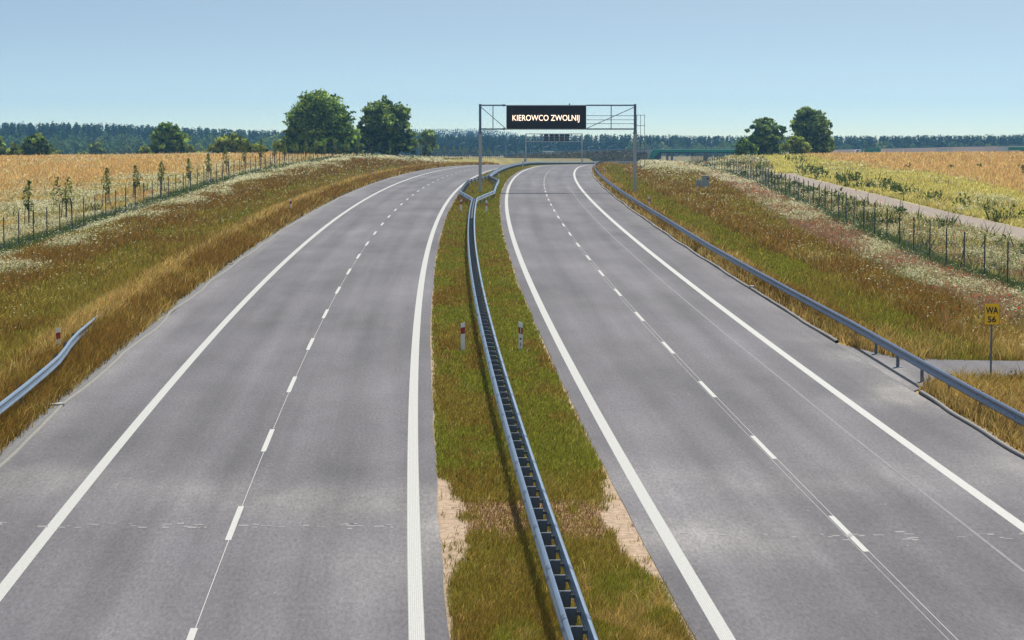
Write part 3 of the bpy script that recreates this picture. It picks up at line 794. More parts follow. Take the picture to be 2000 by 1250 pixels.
# service gate in the right fence
def gate():
    y=262.;x=float(cen(y)+fence_r_d(np.array(y)));z=float(ztr(x,y))
    t=link('metal_gate',None,label='narrow grey gate set among the posts of the right wire fence',cat='gate',loc=(x+.1,y,z))
    mb=MB()
    for sx in(-.0,.95): mb.box((sx*.9,sx*1.1,1.05),(.08,.08,2.3))
    mb.build('gate_post',M['grey'],t)
    mb=MB()
    for zq in(.25,1.95): mb.box((.43,.52,zq),(.86,.06,.06),.88)
    for k in range(9): mb.box((.08+.086*k,.10+.105*k,1.1),(.02,.02,1.7))
    mb.build('gate_leaf',M['grey'],t)
gate()
# ------------------------------------------------------------------ grass blades
BV=dict()
def blades(name,X,Y,label,cat,hs=1.,two=True,wk=.00026,heads=True,wind=.35):
    W=weights(X,Y);n=len(X)
    cum=np.cumsum(W,1);r=R.random(n)[:,None];k=(r>cum).sum(1).clip(0,12)
    keep=(CH[k]>0)&~((np.abs(X-cen(Y))>2.0)&(X-cen(Y)>-12.72)&(X-cen(Y)<12.62))
    # keep the side road and post feet clear
    d=X-cen(Y)
    keep&=~((d>12.4)&(Y>72.7+np.clip(1.7*(d-12.4),0,3.4))&(Y<87.3-np.clip(4.2*(d-12.4),0,6.)))
    X=X[keep];Y=Y[keep];k=k[keep];n=len(X)
    Z=ztr(X,Y)
    h=CH[k]*hs*np.exp(R.normal(0,.28,n))*np.where(np.abs(X-cen(Y))<2.3,np.where(k==0,.95,.42)*lin(Y,[36,45,58,70],[1.25,1.1,1.05,.95]),1.)
    w=np.maximum(.004,wk*Y)*R.uniform(.6,1.4,n)
    ph=R.uniform(0,2*np.pi,n)
    wx=np.cos(ph)*w;wy=np.sin(ph)*w*.3
    ln=R.normal(0,.42,n)*h+wind*h*R.random(n);ly=R.normal(0,.35,n)*h
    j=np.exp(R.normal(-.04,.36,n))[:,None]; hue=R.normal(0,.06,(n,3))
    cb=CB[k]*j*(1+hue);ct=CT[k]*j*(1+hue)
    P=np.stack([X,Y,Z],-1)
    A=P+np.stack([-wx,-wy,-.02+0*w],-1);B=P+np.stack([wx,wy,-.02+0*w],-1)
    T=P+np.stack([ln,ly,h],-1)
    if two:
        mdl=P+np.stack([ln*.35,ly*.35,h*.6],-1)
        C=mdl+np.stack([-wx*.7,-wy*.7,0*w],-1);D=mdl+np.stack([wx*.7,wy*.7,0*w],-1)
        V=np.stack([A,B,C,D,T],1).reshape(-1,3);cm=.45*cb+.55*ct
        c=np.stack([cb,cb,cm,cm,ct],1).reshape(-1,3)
        b=np.arange(n)[:,None]*5
        Fc=np.concatenate([b+[0,1,3],b+[0,3,2],b+[2,3,4]],0)
    else:
        V=np.stack([A,B,T],1).reshape(-1,3);c=np.stack([cb,cb,ct],1).reshape(-1,3)
        Fc=np.arange(n)[:,None]*3+np.array([0,1,2])
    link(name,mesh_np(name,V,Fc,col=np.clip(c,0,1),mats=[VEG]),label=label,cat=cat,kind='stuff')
    return X,Y,Z,k,T
FLW=[]
def lod(n,y0,y1,p=1.):            # more samples close to the viewer's side of the scene
    u=R.random(n)
    if p==1: return 1/(1/y0+u*(1/y1-1/y0))
    return (y0**(1-p)+u*(y1**(1-p)-y0**(1-p)))**(1/(1-p))
FRX=lambda Y,m=4.: .2135*Y+m
# median
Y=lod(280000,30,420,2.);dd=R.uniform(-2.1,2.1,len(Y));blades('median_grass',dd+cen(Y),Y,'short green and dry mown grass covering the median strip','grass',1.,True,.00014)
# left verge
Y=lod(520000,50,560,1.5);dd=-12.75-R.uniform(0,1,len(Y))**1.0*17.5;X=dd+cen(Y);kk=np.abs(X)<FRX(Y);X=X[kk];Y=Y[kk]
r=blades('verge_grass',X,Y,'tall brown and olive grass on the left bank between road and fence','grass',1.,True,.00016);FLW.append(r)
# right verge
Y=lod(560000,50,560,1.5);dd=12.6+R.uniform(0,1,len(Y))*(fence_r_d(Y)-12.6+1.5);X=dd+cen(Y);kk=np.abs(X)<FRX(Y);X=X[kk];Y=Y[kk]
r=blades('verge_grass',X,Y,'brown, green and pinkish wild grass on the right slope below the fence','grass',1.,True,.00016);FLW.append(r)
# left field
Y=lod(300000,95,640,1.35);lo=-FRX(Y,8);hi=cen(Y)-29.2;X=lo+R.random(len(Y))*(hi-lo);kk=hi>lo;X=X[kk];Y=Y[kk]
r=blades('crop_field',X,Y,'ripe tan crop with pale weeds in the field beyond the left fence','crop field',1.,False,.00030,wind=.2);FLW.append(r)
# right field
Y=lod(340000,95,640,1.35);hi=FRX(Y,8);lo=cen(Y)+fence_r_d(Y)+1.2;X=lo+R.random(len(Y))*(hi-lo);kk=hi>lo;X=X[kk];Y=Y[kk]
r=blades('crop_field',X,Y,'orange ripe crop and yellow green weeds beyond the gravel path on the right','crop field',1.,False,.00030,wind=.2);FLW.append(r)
# flower heads
def flowers():
    V=[];C=[];cnt=0
    def quads(P,s,col):
        n=len(P);a=R.uniform(0,2*np.pi,n)
        ux=np.stack([np.cos(a),np.sin(a),R.normal(0,.35,n)],-1)*s[:,None];uy=np.stack([-np.sin(a),np.cos(a),R.normal(0,.35,n)],-1)*s[:,None]
        V.append(np.stack([P-ux-uy,P+ux-uy,P+ux+uy,P-ux+uy],1).reshape(-1,3));C.append(np.repeat(col,4,0))
    for X,Y,Z,k,T in FLW:
        q=k==4
        t=T[q];pat=fbm(t[:,0]*.8,t[:,1]*.3);t=t[R.random(len(t))<np.clip((pat-.28)*3.2,.15,1)];n=len(t)
        for rep_ in range(2):
            cl=np.array([.66,.62,.40])*np.exp(R.normal(0,.16,n))[:,None]
            quads(t+R.normal(0,.10,(n,3))*np.array([1,1,.35]),np.maximum(.017,.00014*t[:,1])*np.exp(R.normal(0,.35,n)),cl)
        q=k==5;t=T[q];t=t[R.random(len(t))<.035];n=len(t)
        quads(t+np.array([0,0,.03]),np.maximum(.028,.0002*t[:,1])*np.exp(R.normal(0,.25,n)),np.array([.62,.05,.02])*np.exp(R.normal(0,.2,n))[:,None])
        q=((k==5)|(k==9)|(k==4));t=T[q];t=t[(R.random(len(t))<.07)&(fbm(t[:,0]*.25+3,t[:,1]*.10)>.66)];n=len(t)
        quads(t,np.maximum(.022,.00019*t[:,1])*np.ones(n),np.array([.16,.15,.48])*np.exp(R.normal(0,.2,n))[:,None])
        q=(k<=3);t=T[q];dd=t[:,0]-cen(t[:,1]);t=t[(R.random(len(t))<.018)&(np.abs(dd)>18)&(np.abs(dd)<27)];n=len(t)
        quads(t,np.maximum(.025,.00020*t[:,1])*np.ones(n),np.array([.7,.66,.42])*np.ones((n,1)))
    V=np.concatenate(V);C=np.concatenate(C);Fc=np.arange(len(V)).reshape(-1,4)
    link('wildflowers',mesh_np('wildflowers',V,Fc,col=np.clip(C,0,1),mats=[VEG]),label='white, red and blue wildflower heads scattered over banks and field edges',cat='wildflowers',kind='stuff')
flowers()
# ------------------------------------------------------------------ leafy things
def leafquads(P,s,col,flat=0.):
    n=len(P);a=R.normal(0,1,(n,3));a/=np.linalg.norm(a,axis=1)[:,None]
    b=R.normal(0,1,(n,3));b-=a*(a*b).sum(1)[:,None];b/=np.linalg.norm(b,axis=1)[:,None]
    a=a*s[:,None];b=b*s[:,None]*.7
    V=np.stack([P-a,P-b*.9,P+a,P+b*.9],1).reshape(-1,3)
    return V,np.repeat(col,4,0),np.arange(n*4).reshape(-1,4)
def crown_points(lobes,n,shell=.55):
    vol=np.array([l[3]*l[4]*l[5] for l in lobes])**.72;pick=R.choice(len(lobes),n,p=vol/vol.sum())
    L=np.array(lobes)[pick]
    d=R.normal(0,1,(n,3));d/=np.linalg.norm(d,axis=1)[:,None]
    rad=(shell+(1-shell)*R.random(n))
    # clump: each lobe is covered by many small tufts
    P=L[:,:3]+d*L[:,3:6]*rad[:,None]
    return P,pick,d
def make_tree(name,lobes,base,label,cat,n,ls,cols,group=None,trunk=None,tuft=26,sparse=0.):
    """lobes in metres relative to the base point (x,y,z,rx,ry,rz)"""
    t=link(name,None,label=label,cat=cat,group=group,loc=base)
    # tufts on the lobes, leaves round the tufts
    nt=max(8,n//tuft)
    C,pk,dr=crown_points(lobes,nt,.50)
    rs=np.array([min(l[3:6]) for l in lobes])[pk]
    tr=rs*R.uniform(.24,.46,nt)
    br=np.exp(R.normal(0,.30,nt))
    idx=R.integers(0,nt,n)
    o=R.normal(0,1,(n,3));o/=np.linalg.norm(o,axis=1)[:,None]
    P=C[idx]+o*(tr[idx]*R.random(n)**.45)[:,None]*np.array([1.1,1.1,.75])
    P[:,2]=np.maximum(P[:,2],.25)
    c0,c1=np.array(cols[0]),np.array(cols[1])
    m=np.clip(.45+.5*R.normal(0,.8,nt),0,1)[idx][:,None]
    col=(c0*(1-m)+c1*m)*(br[idx]*np.exp(R.normal(0,.15,n)))[:,None]
    V,Cc,Fc=leafquads(P,ls*np.exp(R.normal(0,.25,n)),col)
    link('crown',mesh_np('crown',V,Fc,col=np.clip(Cc,0,1),mats=[LEAF]),t)
    top=max(l[2] for l in lobes);wid=max(l[3] for l in lobes)
    mb=MB();r0=.035*top+.08
    if trunk is None: trunk=[0.]
    for tx in trunk:
        pts=[(tx,0,-.6),(tx*1.02,0,top*.25),(tx+.1,0.1,top*.5),(tx*.9,.0,top*.85)]
        mb.tube(pts,[r0*1.25,r0,r0*.7,r0*.25],8)
        for l in lobes:
            q=np.array([tx+.05,.05,top*R.uniform(.2,.45)]);e=np.array(l[:3])
            md=q*.5+e*.5+np.array([0,0,-.08*top])
            mb.tube([tuple(q),tuple(md),tuple(e)],[r0*.45,r0*.28,r0*.08],6,False)
    mb.build('trunk',M['bark'],t)
    return t
G1=((.045,.10,.024),(.33,.46,.085));G2=((.045,.09,.03),(.31,.41,.095));G3=((.12,.16,.03),(.40,.46,.09));G4=((.06,.115,.042),(.34,.45,.13))
def ptree(name,Y,bpy_px,lob,label,cat,n,ls,cols,group=None,trunk=None,tuft=26):
    """sizes measured off the photograph, turned into metres at distance Y"""
    s=Y/F;bx=np.mean([l[0] for l in lob]) if trunk is None else trunk[0]
    x0=(bx-1000)*s;z0=float(ztr(x0,Y))
    zy=lambda py:CAMZ+(255-py)*s
    L=[]
    for (px,py,rx,ry) in lob:
        X=(px-1000)*s-x0;Z=zy(py)-z0
        L.append((X,R.uniform(-.2,.2)*rx*s,Z,rx*s,rx*s*.9,ry*s))
    tr=None if trunk is None else [(p-1000)*s-x0 for p in trunk]
    return make_tree(name,L,(x0,Y,z0),label,cat,n,ls,cols,group,tr,tuft)
TG='broadleaf trees beyond the fields'
ptree('broadleaf_tree',470,0,[(622,212,40,36),(598,232,36,36),(650,232,38,40),(625,250,55,40),(578,262,26,32),(672,262,28,30),(690,276,18,20),(600,285,48,22),(650,286,48,22),(562,286,19,18),(694,290,16,15),(625,230,50,44),(640,285,60,22)],'largest round broadleaf tree, left of the gantry at the end of the tan field','tree',24000,.31,G1,TG,[622],24)
ptree('broadleaf_tree',480,0,[(752,214,32,22),(728,228,22,20),(778,226,24,22),(712,246,14,18),(755,246,40,26),(792,256,18,26),(725,268,24,20),(765,276,40,20),(802,278,15,24),(740,290,40,15),(757,236,42,34),(712,262,14,24),(770,285,44,18)],'broad gap-crowned tree just right of the largest tree','tree',15000,.31,G2,TG,[752],28)
ptree('broadleaf_tree',640,0,[(838,268,15,15),(828,276,10,12),(847,280,11,11),(836,294,11,15)],'small slim tree standing alone left of the gantry pole','tree',2600,.40,G4,TG,[836],24)
ptree('broadleaf_tree',560,0,[(330,260,24,20),(316,272,20,20),(346,274,22,20),(330,288,34,16),(306,292,14,12),(358,292,12,11)],'dense rounded dark tree at the far edge of the left field','tree',6500,.36,G1,TG,[330],22)
ptree('broadleaf_tree',520,0,[(72,276,20,16),(60,288,16,16),(86,290,18,16),(74,300,26,12)],'dark round tree near the left frame edge beside the conical bush','tree',4200,.36,G2,TG,[70],22)
ptree('broadleaf_tree',520,0,[(-4,282,14,18),(6,298,12,14)],'light green tree cut off by the left frame edge','tree',2200,.36,G4,TG,[-4],22)
ptree('conical_bush',515,0,[(30,288,7,9),(32,299,13,12),(24,302,10,10)],'olive conical bush between the two leftmost trees','bush',1500,.34,G3,None,[31],20)
ptree('round_bush',490,0,[(452,280,28,18),(430,290,22,13),(478,286,22,13),(500,291,24,11),(516,294,12,8)],'wide yellow green domed bush at the edge of the left field','bush',6500,.30,G3,None,[460],22)
ptree('broadleaf_tree',900,0,[(189,288,12,12),(180,296,9,8),(198,297,10,8)],'small pale round tree before the forest left of the dense dark tree','tree',1300,.55,G3,TG,[189],20)
ptree('round_bush',880,0,[(166,302,11,6)],'small green shrub right of the blue car','bush',500,.5,G3,None,[166],16)
ptree('round_bush',880,0,[(115,300,10,6)],'small green shrub left of the blue car','bush',500,.5,G3,None,[115],16)
ptree('round_bush',600,0,[(287,294,11,9),(278,299,9,6)],'olive shrub at the foot of the dense dark tree, left side','bush',900,.36,G3,None,[287],18)
ptree('round_bush',600,0,[(370,291,10,9),(380,297,10,5)],'olive shrub at the foot of the dense dark tree, right side','bush',900,.36,G3,None,[370],18)
ptree('round_bush',520,0,[(548,286,14,11),(556,296,16,8)],'green shrub at left foot of the largest tree','bush',1200,.32,G3,None,[548],18)
ptree('broadleaf_tree',515,0,[(1478,244,15,13),(1468,258,12,12),(1500,242,17,13),(1518,256,14,14),(1490,262,24,18),(1475,280,26,20),(1510,280,26,20),(1490,290,34,14),(1494,254,24,20)],'loose airy tree with gaps, left one of the pair on the right','tree',9000,.28,G4,TG,[1492,1480],34)
ptree('broadleaf_tree',525,0,[(1572,222,18,15),(1590,228,16,16),(1562,240,20,18),(1598,250,22,22),(1575,256,28,24),(1610,272,16,20),(1570,280,32,22),(1602,288,24,15),(1582,248,34,30),(1588,278,36,24)],'tall dense tree, right one of the pair at the right field','tree',15000,.30,G2,TG,[1580],24)
ptree('round_bush',505,0,[(1452,284,15,13),(1466,290,14,11),(1442,294,8,8)],'dark green bush at left end of the right tree clump','bush',1900,.30,G1,None,[1455],20)
ptree('round_bush',503,0,[(1553,277,18,11),(1540,287,16,13),(1566,289,16,12)],'paler green bush in front between the two right trees','bush',2400,.29,G3,None,[1552],20)
# ------------------------------------------------------------------ staked saplings
def sapling_meshes(v):
    rr=np.random.default_rng(40+v)
    n=260;hh=rr.uniform(1.3,3.5,n);rad=.5*np.clip(1-np.abs(hh-2.3)/1.5,.25,1)
    a=rr.uniform(0,6.28,n);P=np.stack([np.cos(a)*rad*rr.random(n)**.5+.1*np.sin(hh*2+v),np.sin(a)*rad*rr.random(n)**.5,hh],-1)
    if v==1: P[:,0]+=np.where(rr.random(n)<.4,-.75,.1)
    col=np.array([.17,.21,.055])*np.exp(rr.normal(0,.3,n))[:,None]
    V,C,Fc=leafquads(P,np.full(n,.085)*np.exp(rr.normal(0,.3,n)),col)
    cr=mesh_np('crown',V,Fc,col=C,mats=[LEAF])
    mb=MB();mb.tube([(0,0,-.1),(.03,0,1.5),(.1*math.sin(4+v),0,2.4),(.1*math.sin(6.4+v),0,3.3)],[.035,.03,.022,.008],6)
    if v==1: mb.tube([(.02,0,1.4),(-.4,0,2.0),(-.7,0,3.0)],[.022,.018,.006],6)
    for k in range(5):
        z=1.7+.3*k;aa=rr.uniform(0,6.28);mb.tube([(.02,0,z),(.35*math.cos(aa),.3*math.sin(aa),z+.35)],[.012,.004],5,False)
    tr=mb.mesh('trunk',M['bark'])
    mb=MB();sp=[(.42*math.cos(q),.42*math.sin(q)) for q in(.6,2.7,4.8)]
    for x,y in sp: mb.tube([(x*1.15,y*1.15,-.2),(x*.8,y*.8,1.9)],.03,6)
    for i in range(3):
        x,y=sp[i];x2,y2=sp[(i+1)%3];mb.tube([(x*.8,y*.8,1.82),(x2*.8,y2*.8,1.82)],.03,5)
    return cr,tr,mb.mesh('stakes',M['stake'])
SM=[sapling_meshes(v) for v in range(4)]
sap=[(57,176,1.0),(130,185,1.05),(210,207,.95),(266,222,.98),(316,233,.95),(370,246,.95),(408,262,1.05),(443,290,1.),(478,312,.95),(511,328,1.),(537,345,1.05),(557,358,1.),(579,374,.95),(598,388,1.),(617,402,1.),(635,416,.95),(655,430,1.),(676,445,1.),(700,460,1.),(725,478,1.)]
ordn=['leftmost','second','third','fourth','fifth','sixth','seventh','eighth','ninth','tenth','eleventh','twelfth','thirteenth','fourteenth','fifteenth','sixteenth','seventeenth','eighteenth','nineteenth','twentieth']
for i,(px,y,sc) in enumerate(sap):
    x=(px-1000)*y/F;z=float(ztr(x,y))
    extra={0:'with a narrow single crown',1:'with a forked double crown'}.get(i,'')
    lab=('%s staked young tree from the left behind the left fence %s'%(ordn[i],extra)).strip()
    t=link('staked_sapling',None,label=lab,cat='young tree',group='staked saplings along the left fence',loc=(x,y,z))
    sc*=float(R.uniform(.86,1.08));t.scale=(sc*float(R.uniform(.8,1.1)),sc,sc);t.rotation_euler=(0,0,(i*1.3)%6 if i!=1 else 0)
    c,tr,st=SM[1 if i==1 else (0,2,3)[i%3]]
    link('crown',c,t);link('trunk',tr,t);link('stakes',st,t)
for i in range(10):
    y=560+i*17.;x=float(cen(y))-31.
    t=link('staked_sapling',None,label='tiny staked sapling in the distant row left of the gantry pole',cat='young tree',group='distant row of saplings by the far bend',loc=(x,y,float(ztr(x,y))))
    c,tr,st=SM[(0,2,3)[i%3]];link('crown',c,t);link('trunk',tr,t);link('stakes',st,t)
# ------------------------------------------------------------------ tall weeds along the path
def weeds():
    V=[];C=[];Fs=[];b=0
    spots=[]
    for k in range(120):
        y=float(lod(1,118,400,1.3)[0]);side=R.random()<.68
        x=float(PATHX(y))+(R.uniform(2.9,5.5) if side else -R.uniform(2.4,3.8))
        if fbm(np.array(y*.11+(0 if side else 7)),np.array(3.))<.47: continue
        spots.append((x,y,R.uniform(.7,1.25)*(1. if side else .8)))
    for k in range(7): spots.append((R.uniform(15.4,18.5),R.uniform(74.6,76.6),R.uniform(.35,.6)))
    for k in range(5): spots.append((R.uniform(52,75)*1.0,R.uniform(280,390),.8))
    for k in range(20): spots.append((float(cen(y:=R.uniform(180,330)))+fence_r_d(np.array(y))+R.uniform(.5,2.5),y,.7))
    for x,y,h in spots:
        z=float(ztr(x,y));n=int(60*min(1,160/y)+25);r=.55*h
        ns=9;sx=R.normal(0,r*.7,ns);sy=R.normal(0,r*.9,ns);sh=h*R.uniform(.6,1.1,ns)
        q=R.integers(0,ns,n);t=R.random(n)**.7
        P=np.stack([x+sx[q]+R.normal(0,.09,n)*(1.2-t),y+sy[q]+R.normal(0,.09,n),z+sh[q]*t],-1)
        col=np.array([.075,.105,.03])*np.exp(R.normal(0,.3,n))[:,None]*(1+.5*t[:,None]*np.array([1,.8,.6]))
        v,c,f=leafquads(P,np.maximum(.09,.0005*y)*np.exp(R.normal(0,.25,n)),col)
        V.append(v);C.append(c);Fs.append(f+b);b+=len(v)
    link('tall_weeds',mesh_np('tall_weeds',np.concatenate(V),np.concatenate(Fs),col=np.concatenate(C),mats=[LEAF]),label='dark green tall weeds growing in tufts along the gravel path and side road',cat='weeds',kind='stuff')
weeds()
# ------------------------------------------------------------------ forest on the horizon
def topy(px): return lin(px,[-100,0,150,300,380,480,560,700,860,1000,1240,1450,1640,1800,2000,2100],[240,239,239,244,249,253,254,258,262,263,262,266,265,264,262,262])
def conifers():
    V=[];C=[];b=0
    rowsY=[(1470,330,.93),(1500,330,1.0),(1530,330,.98),(1580,270,1.02),(1640,270,1.0),(1720,270,1.0)]
    for Yr,n,hk in rowsY:
        px=np.linspace(-90,2090,n)+R.normal(0,7,n)
        for p in px:
            y=Yr+R.uniform(-22,22);x=(p-1000)*y/F;z=float(ztr(x,y))
            H=(CAMZ+(255-topy(p))*y/F-z)*hk*R.uniform(.93,1.03)+R.normal(0,.3)
            m=84;t=R.random(m)**.9;kind=R.random()
            rad=(H*.15*(1-t)**.7+.35)*R.uniform(.85,1.3) if kind<.75 else H*.15*np.sqrt(np.clip(1-((t-.62)/.42)**2,.02,1))
            a=R.uniform(0,6.28,m);zz=z+H*(.03+.95*t)
            ca,sa=np.cos(a),np.sin(a);w=H*.075*(1-.55*t)
            r=rad
            p0=np.stack([x+ca*r*.15-sa*w*.2,y+sa*r*.15+ca*w*.2,zz+r*.35],-1)
            p1=np.stack([x+ca*r-sa*w,y+sa*r+ca*w,zz-r*.28],-1);p2=np.stack([x+ca*r+sa*w,y+sa*r-ca*w,zz-r*.28],-1)
            V.append(np.stack([p0,p1,p2],1).reshape(-1,3))
            c=np.array([.034,.066,.034])*np.exp(R.normal(0,.22))*np.exp(R.normal(0,.18,m))[:,None]*np.array([R.uniform(.8,1.25),1,R.uniform(.8,1.1)])
            C.append(np.repeat(c,3,0))
    # far ridge of tree tops
    for p in np.concatenate([np.linspace(560,1010,110),np.linspace(1300,1660,40)]):
        y=2700+R.uniform(-60,60);x=(p-1000)*y/F;z=float(ztr(x,y));tgt=lin(p,[560,820,860,905,950,1010,1300,1660],[256,251,249,250,249,258,264,264])
        H=(CAMZ+(255-tgt)*y/F-z)*R.uniform(.93,1.03)
        m=60;t=R.random(m);rad=H*.19*(1-t)**.7+.3;a=R.uniform(0,6.28,m);zz=z+H*(.1+.88*t);ca,sa=np.cos(a),np.sin(a);w=H*.10*(1-.5*t)
        p0=np.stack([x+ca*rad*.15,y+sa*rad*.15,zz+rad*.35],-1);p1=np.stack([x+ca*rad-sa*w,y+sa*rad+ca*w,zz-rad*.28],-1);p2=np.stack([x+ca*rad+sa*w,y+sa*rad-ca*w,zz-rad*.28],-1)
        V.append(np.stack([p0,p1,p2],1).reshape(-1,3));C.append(np.repeat(np.array([.026,.044,.024])*np.exp(R.normal(0,.2,m))[:,None],3,0))
    V=np.concatenate(V);C=np.concatenate(C)
    link('conifer_forest',mesh_np('conifer_forest',V,np.arange(len(V)).reshape(-1,3),col=C,mats=[LEAF]),label='long bluish conifer forest closing the horizon',cat='forest',kind='stuff')
conifers()
def decid():
    V=[];C=[];Fs=[];b=0
    L=[]
    for k in range(430): L.append((R.uniform(-60,590),R.uniform(1120,1430),1))
    for k in range(90): L.append((R.uniform(1230,2060),R.uniform(1330,1450),0))
    for k in range(60): L.append((R.uniform(850,1240),R.uniform(1430,1460),2))
    for p,y,left in L:
        x=(p-1000)*y/F;z=float(ztr(x,y))
        ty=R.uniform(266,292) if left==1 else (R.uniform(274,290) if left==0 else R.uniform(292,301))
        if left==1: ty=266+ (1430-y)/310*26+R.normal(0,5)
        H=max(2.5,CAMZ+(255-ty)*y/F-z);r=H*R.uniform(.32,.5)
        n=150;d=R.normal(0,1,(n,3));d/=np.linalg.norm(d,axis=1)[:,None]
        bump_=1+.25*np.sin(d[:,0]*5+k)+.2*np.sin(d[:,2]*6+p)
        P=np.array([x,y,z+H*.55])+d*np.array([r,r,H*.45])*(bump_*R.uniform(.7,1,n))[:,None]
        base=np.array([.105,.165,.05]) if R.random()<.6 else np.array([.06,.105,.05])
        if R.random()<.15: base=np.array([.16,.20,.05])
        v,c,f=leafquads(P,np.full(n,.75)*np.exp(R.normal(0,.2,n)),base*np.exp(R.normal(0,.25))*np.exp(R.normal(0,.2,n))[:,None])
        V.append(v);C.append(c);Fs.append(f+b);b+=len(v)
    link('broadleaf_wood',mesh_np('broadleaf_wood',np.concatenate(V),np.concatenate(Fs),col=np.concatenate(C),mats=[LEAF]),label='mixed green broadleaf wood in front of the conifer forest',cat='woodland',kind='stuff')
decid()
# ------------------------------------------------------------------ distant overpass, embankments and vehicles
def overpass():
    Yb=960.;s=Yb/F
    P=lambda px:(px-1000)*s
    Zp=lambda py:CAMZ+(255-py)*s
    # approach embankment left
    V=[];xs=[985,1010,1060,1120,1180,1240,1262]
    top=[306,303.5,300.5,298,296,294,293]
    for px,ty in zip(xs,top):
        for (yy,zz) in((Yb-11,-5.2),(Yb-3,Zp(ty)),(Yb+6,Zp(ty)),(Yb+13,-5.2)): V.append((P(px),yy,zz))
    i=np.arange(len(xs)-1)[:,None]*4+np.arange(3)[None];Fc=np.stack([i,i+1,i+5,i+4],-1).reshape(-1,4)
    Fc=np.concatenate([Fc,[[0,1,2,3],[24,27,26,25]]])
    link('embankment_left',mesh_np('embankment_left',V,Fc,mats=[M['embank']]),label='brownish grass embankment carrying a road to the green overpass',cat='embankment',kind='structure')
    n=9000;px=R.uniform(985,1262,n);q=R.random(n);tt=np.interp(px,xs,top)
    P3=np.stack([(px-1000)*s,Yb-11+8*q,-5.2+(CAMZ+(255-tt)*s+5.2)*q+.15],-1)
    m=fbm(px*.07,q*4)[:,None];cc=(np.array([.20,.15,.06])*m+np.array([.10,.11,.03])*(1-m))*np.exp(R.normal(0,.35,n))[:,None]
    v,c,f=leafquads(P3,np.full(n,.32)*np.exp(R.normal(0,.3,n)),cc)
    link('slope_grass',mesh_np('slope_grass',v,f,col=np.clip(c,0,1),mats=[LEAF]),label='rough brownish grass covering the far overpass embankment',cat='grass',kind='stuff')
    # embankment right
    V=[];xs=[1440,1520,1640,1760,1900,2080];top=[293,293.5,293,290.5,287,284.5]
    for px,ty in zip(xs,top):
        for (yy,zz) in((Yb-4,-4),(Yb+5,Zp(ty)),(Yb+14,Zp(ty)),(Yb+24,-5)): V.append((P(px),yy,zz))
    i=np.arange(len(xs)-1)[:,None]*4+np.arange(3)[None];Fc=np.stack([i,i+1,i+5,i+4],-1).reshape(-1,4)
    Fc=np.concatenate([Fc,[[0,1,2,3],[20,23,22,21]]])
    link('embankment_right',mesh_np('embankment_right',V,Fc,mats=[M['earth']]),label='bare brown earth embankment behind the right orange field',cat='embankment',kind='structure')
    t=link('overpass_bridge',None,label='distant green edged overpass bridge on grey pillars right of the gantry',cat='bridge',loc=(0,Yb,0))
    zt=Zp(291.6);zl=Zp(296.8)
    MB().box(((P(1274)+P(1452))/2,1,(zt+zl)/2-.02),(P(1452)-P(1274),9,zt-zl)).build('deck',M['green'],t)
    MB().box(((P(1276)+P(1450))/2,1,zl-.25),(P(1450)-P(1276),7,.4)).build('girder',M['darkvoid'],t)
    mb=MB();mb.box(((P(1243)+P(1452))/2,-3.3,zt+.95),(P(1452)-P(1243),.08,.08));mb.box(((P(1243)+P(1452))/2,-3.3,zt+.5),(P(1452)-P(1243),.06,.06))
    for px in np.arange(1244,1452,5.): mb.box((P(px),-3.3,zt+.5),(.09,.09,.9))
    mb.build('railing',M['grey'],t)
    MB().prism([(P(1274),zt),(P(1290),zt),(P(1262),-4.5),(P(1257),-4.5)],-3.8,-3.2).build('wing_wall',M['green'],t)
    MB().prism([(P(1241),zt-.1),(P(1273),zt-.1),(P(1256),-4.5),(P(1238),-4.5)],-4.2,-3.85).build('paved_slope',M['bridgegrey'],t)
    MB().prism([(P(1280),zl),(P(1290),zl),(P(1290),-4.5),(P(1264),-4.5)],-2.5,5).build('abutment',M['darkvoid'],t)
    for px in(1303,1312,1376,1380): MB().box((P(px),1,(zl-5)/2),(.9,.9,zl+5)).build('pier',M['bridgegrey'],t)
    MB().prism([(P(1428),zl),(P(1452),zl),(P(1452),-4.5),(P(1436),-4.5)],-2.5,5).build('abutment',M['darkvoid'],t)
    # second bridge at the right edge
    t=link('overpass_bridge',None,label='green bridge deck just entering at the right frame edge over the field',cat='bridge',loc=(0,Yb-6,0))
    MB().box(((P(1961)+P(2080))/2,0,Zp(289.5)),(P(2080)-P(1961),7,Zp(286.5)-Zp(292.5))).build('deck',M['green'],t)
    mb=MB();mb.box(((P(1961)+P(2080))/2,-3.3,Zp(282.5)),(P(2080)-P(1961),.07,.07))
    for px in np.arange(1962,2080,5.): mb.box((P(px),-3.3,Zp(284.5)),(.08,.08,Zp(282.5)-Zp(286.4)))
    mb.build('railing',M['grey'],t)
    MB().box((P(1990),0,(Zp(292.5)-4)/2),(1,4,Zp(292.5)+4)).build('pier',M['bridgegrey'],t)
    for a,b,c,d,ty,by,lab in((1821,1851,1827,1846,290.8,301,'white concrete abutment block on the brown embankment, nearer the truck'),(1938,1961,1943,1958,285.5,297,'white concrete abutment block left of the green deck at the right edge')):
        t=link('abutment_block',None,label=lab,cat='concrete wall',group='white abutment blocks',loc=(0,Yb-7,0))
        MB().prism([(P(a),Zp(ty)),(P(b),Zp(ty)),(P(d),Zp(by)),(P(c),Zp(by))],-.5,.6).build('wall',M['truckw'],t)
        MB().box(((P(a)+P(b))/2,.02,Zp(ty)+.1),(P(b)-P(a)+.4,1.3,.2)).build('coping',M['bridgegrey'],t)
    # guardrail on the embankment
    t=link('guardrail',None,label='thin dark guardrail on top of the far grass embankment',cat='guardrail')
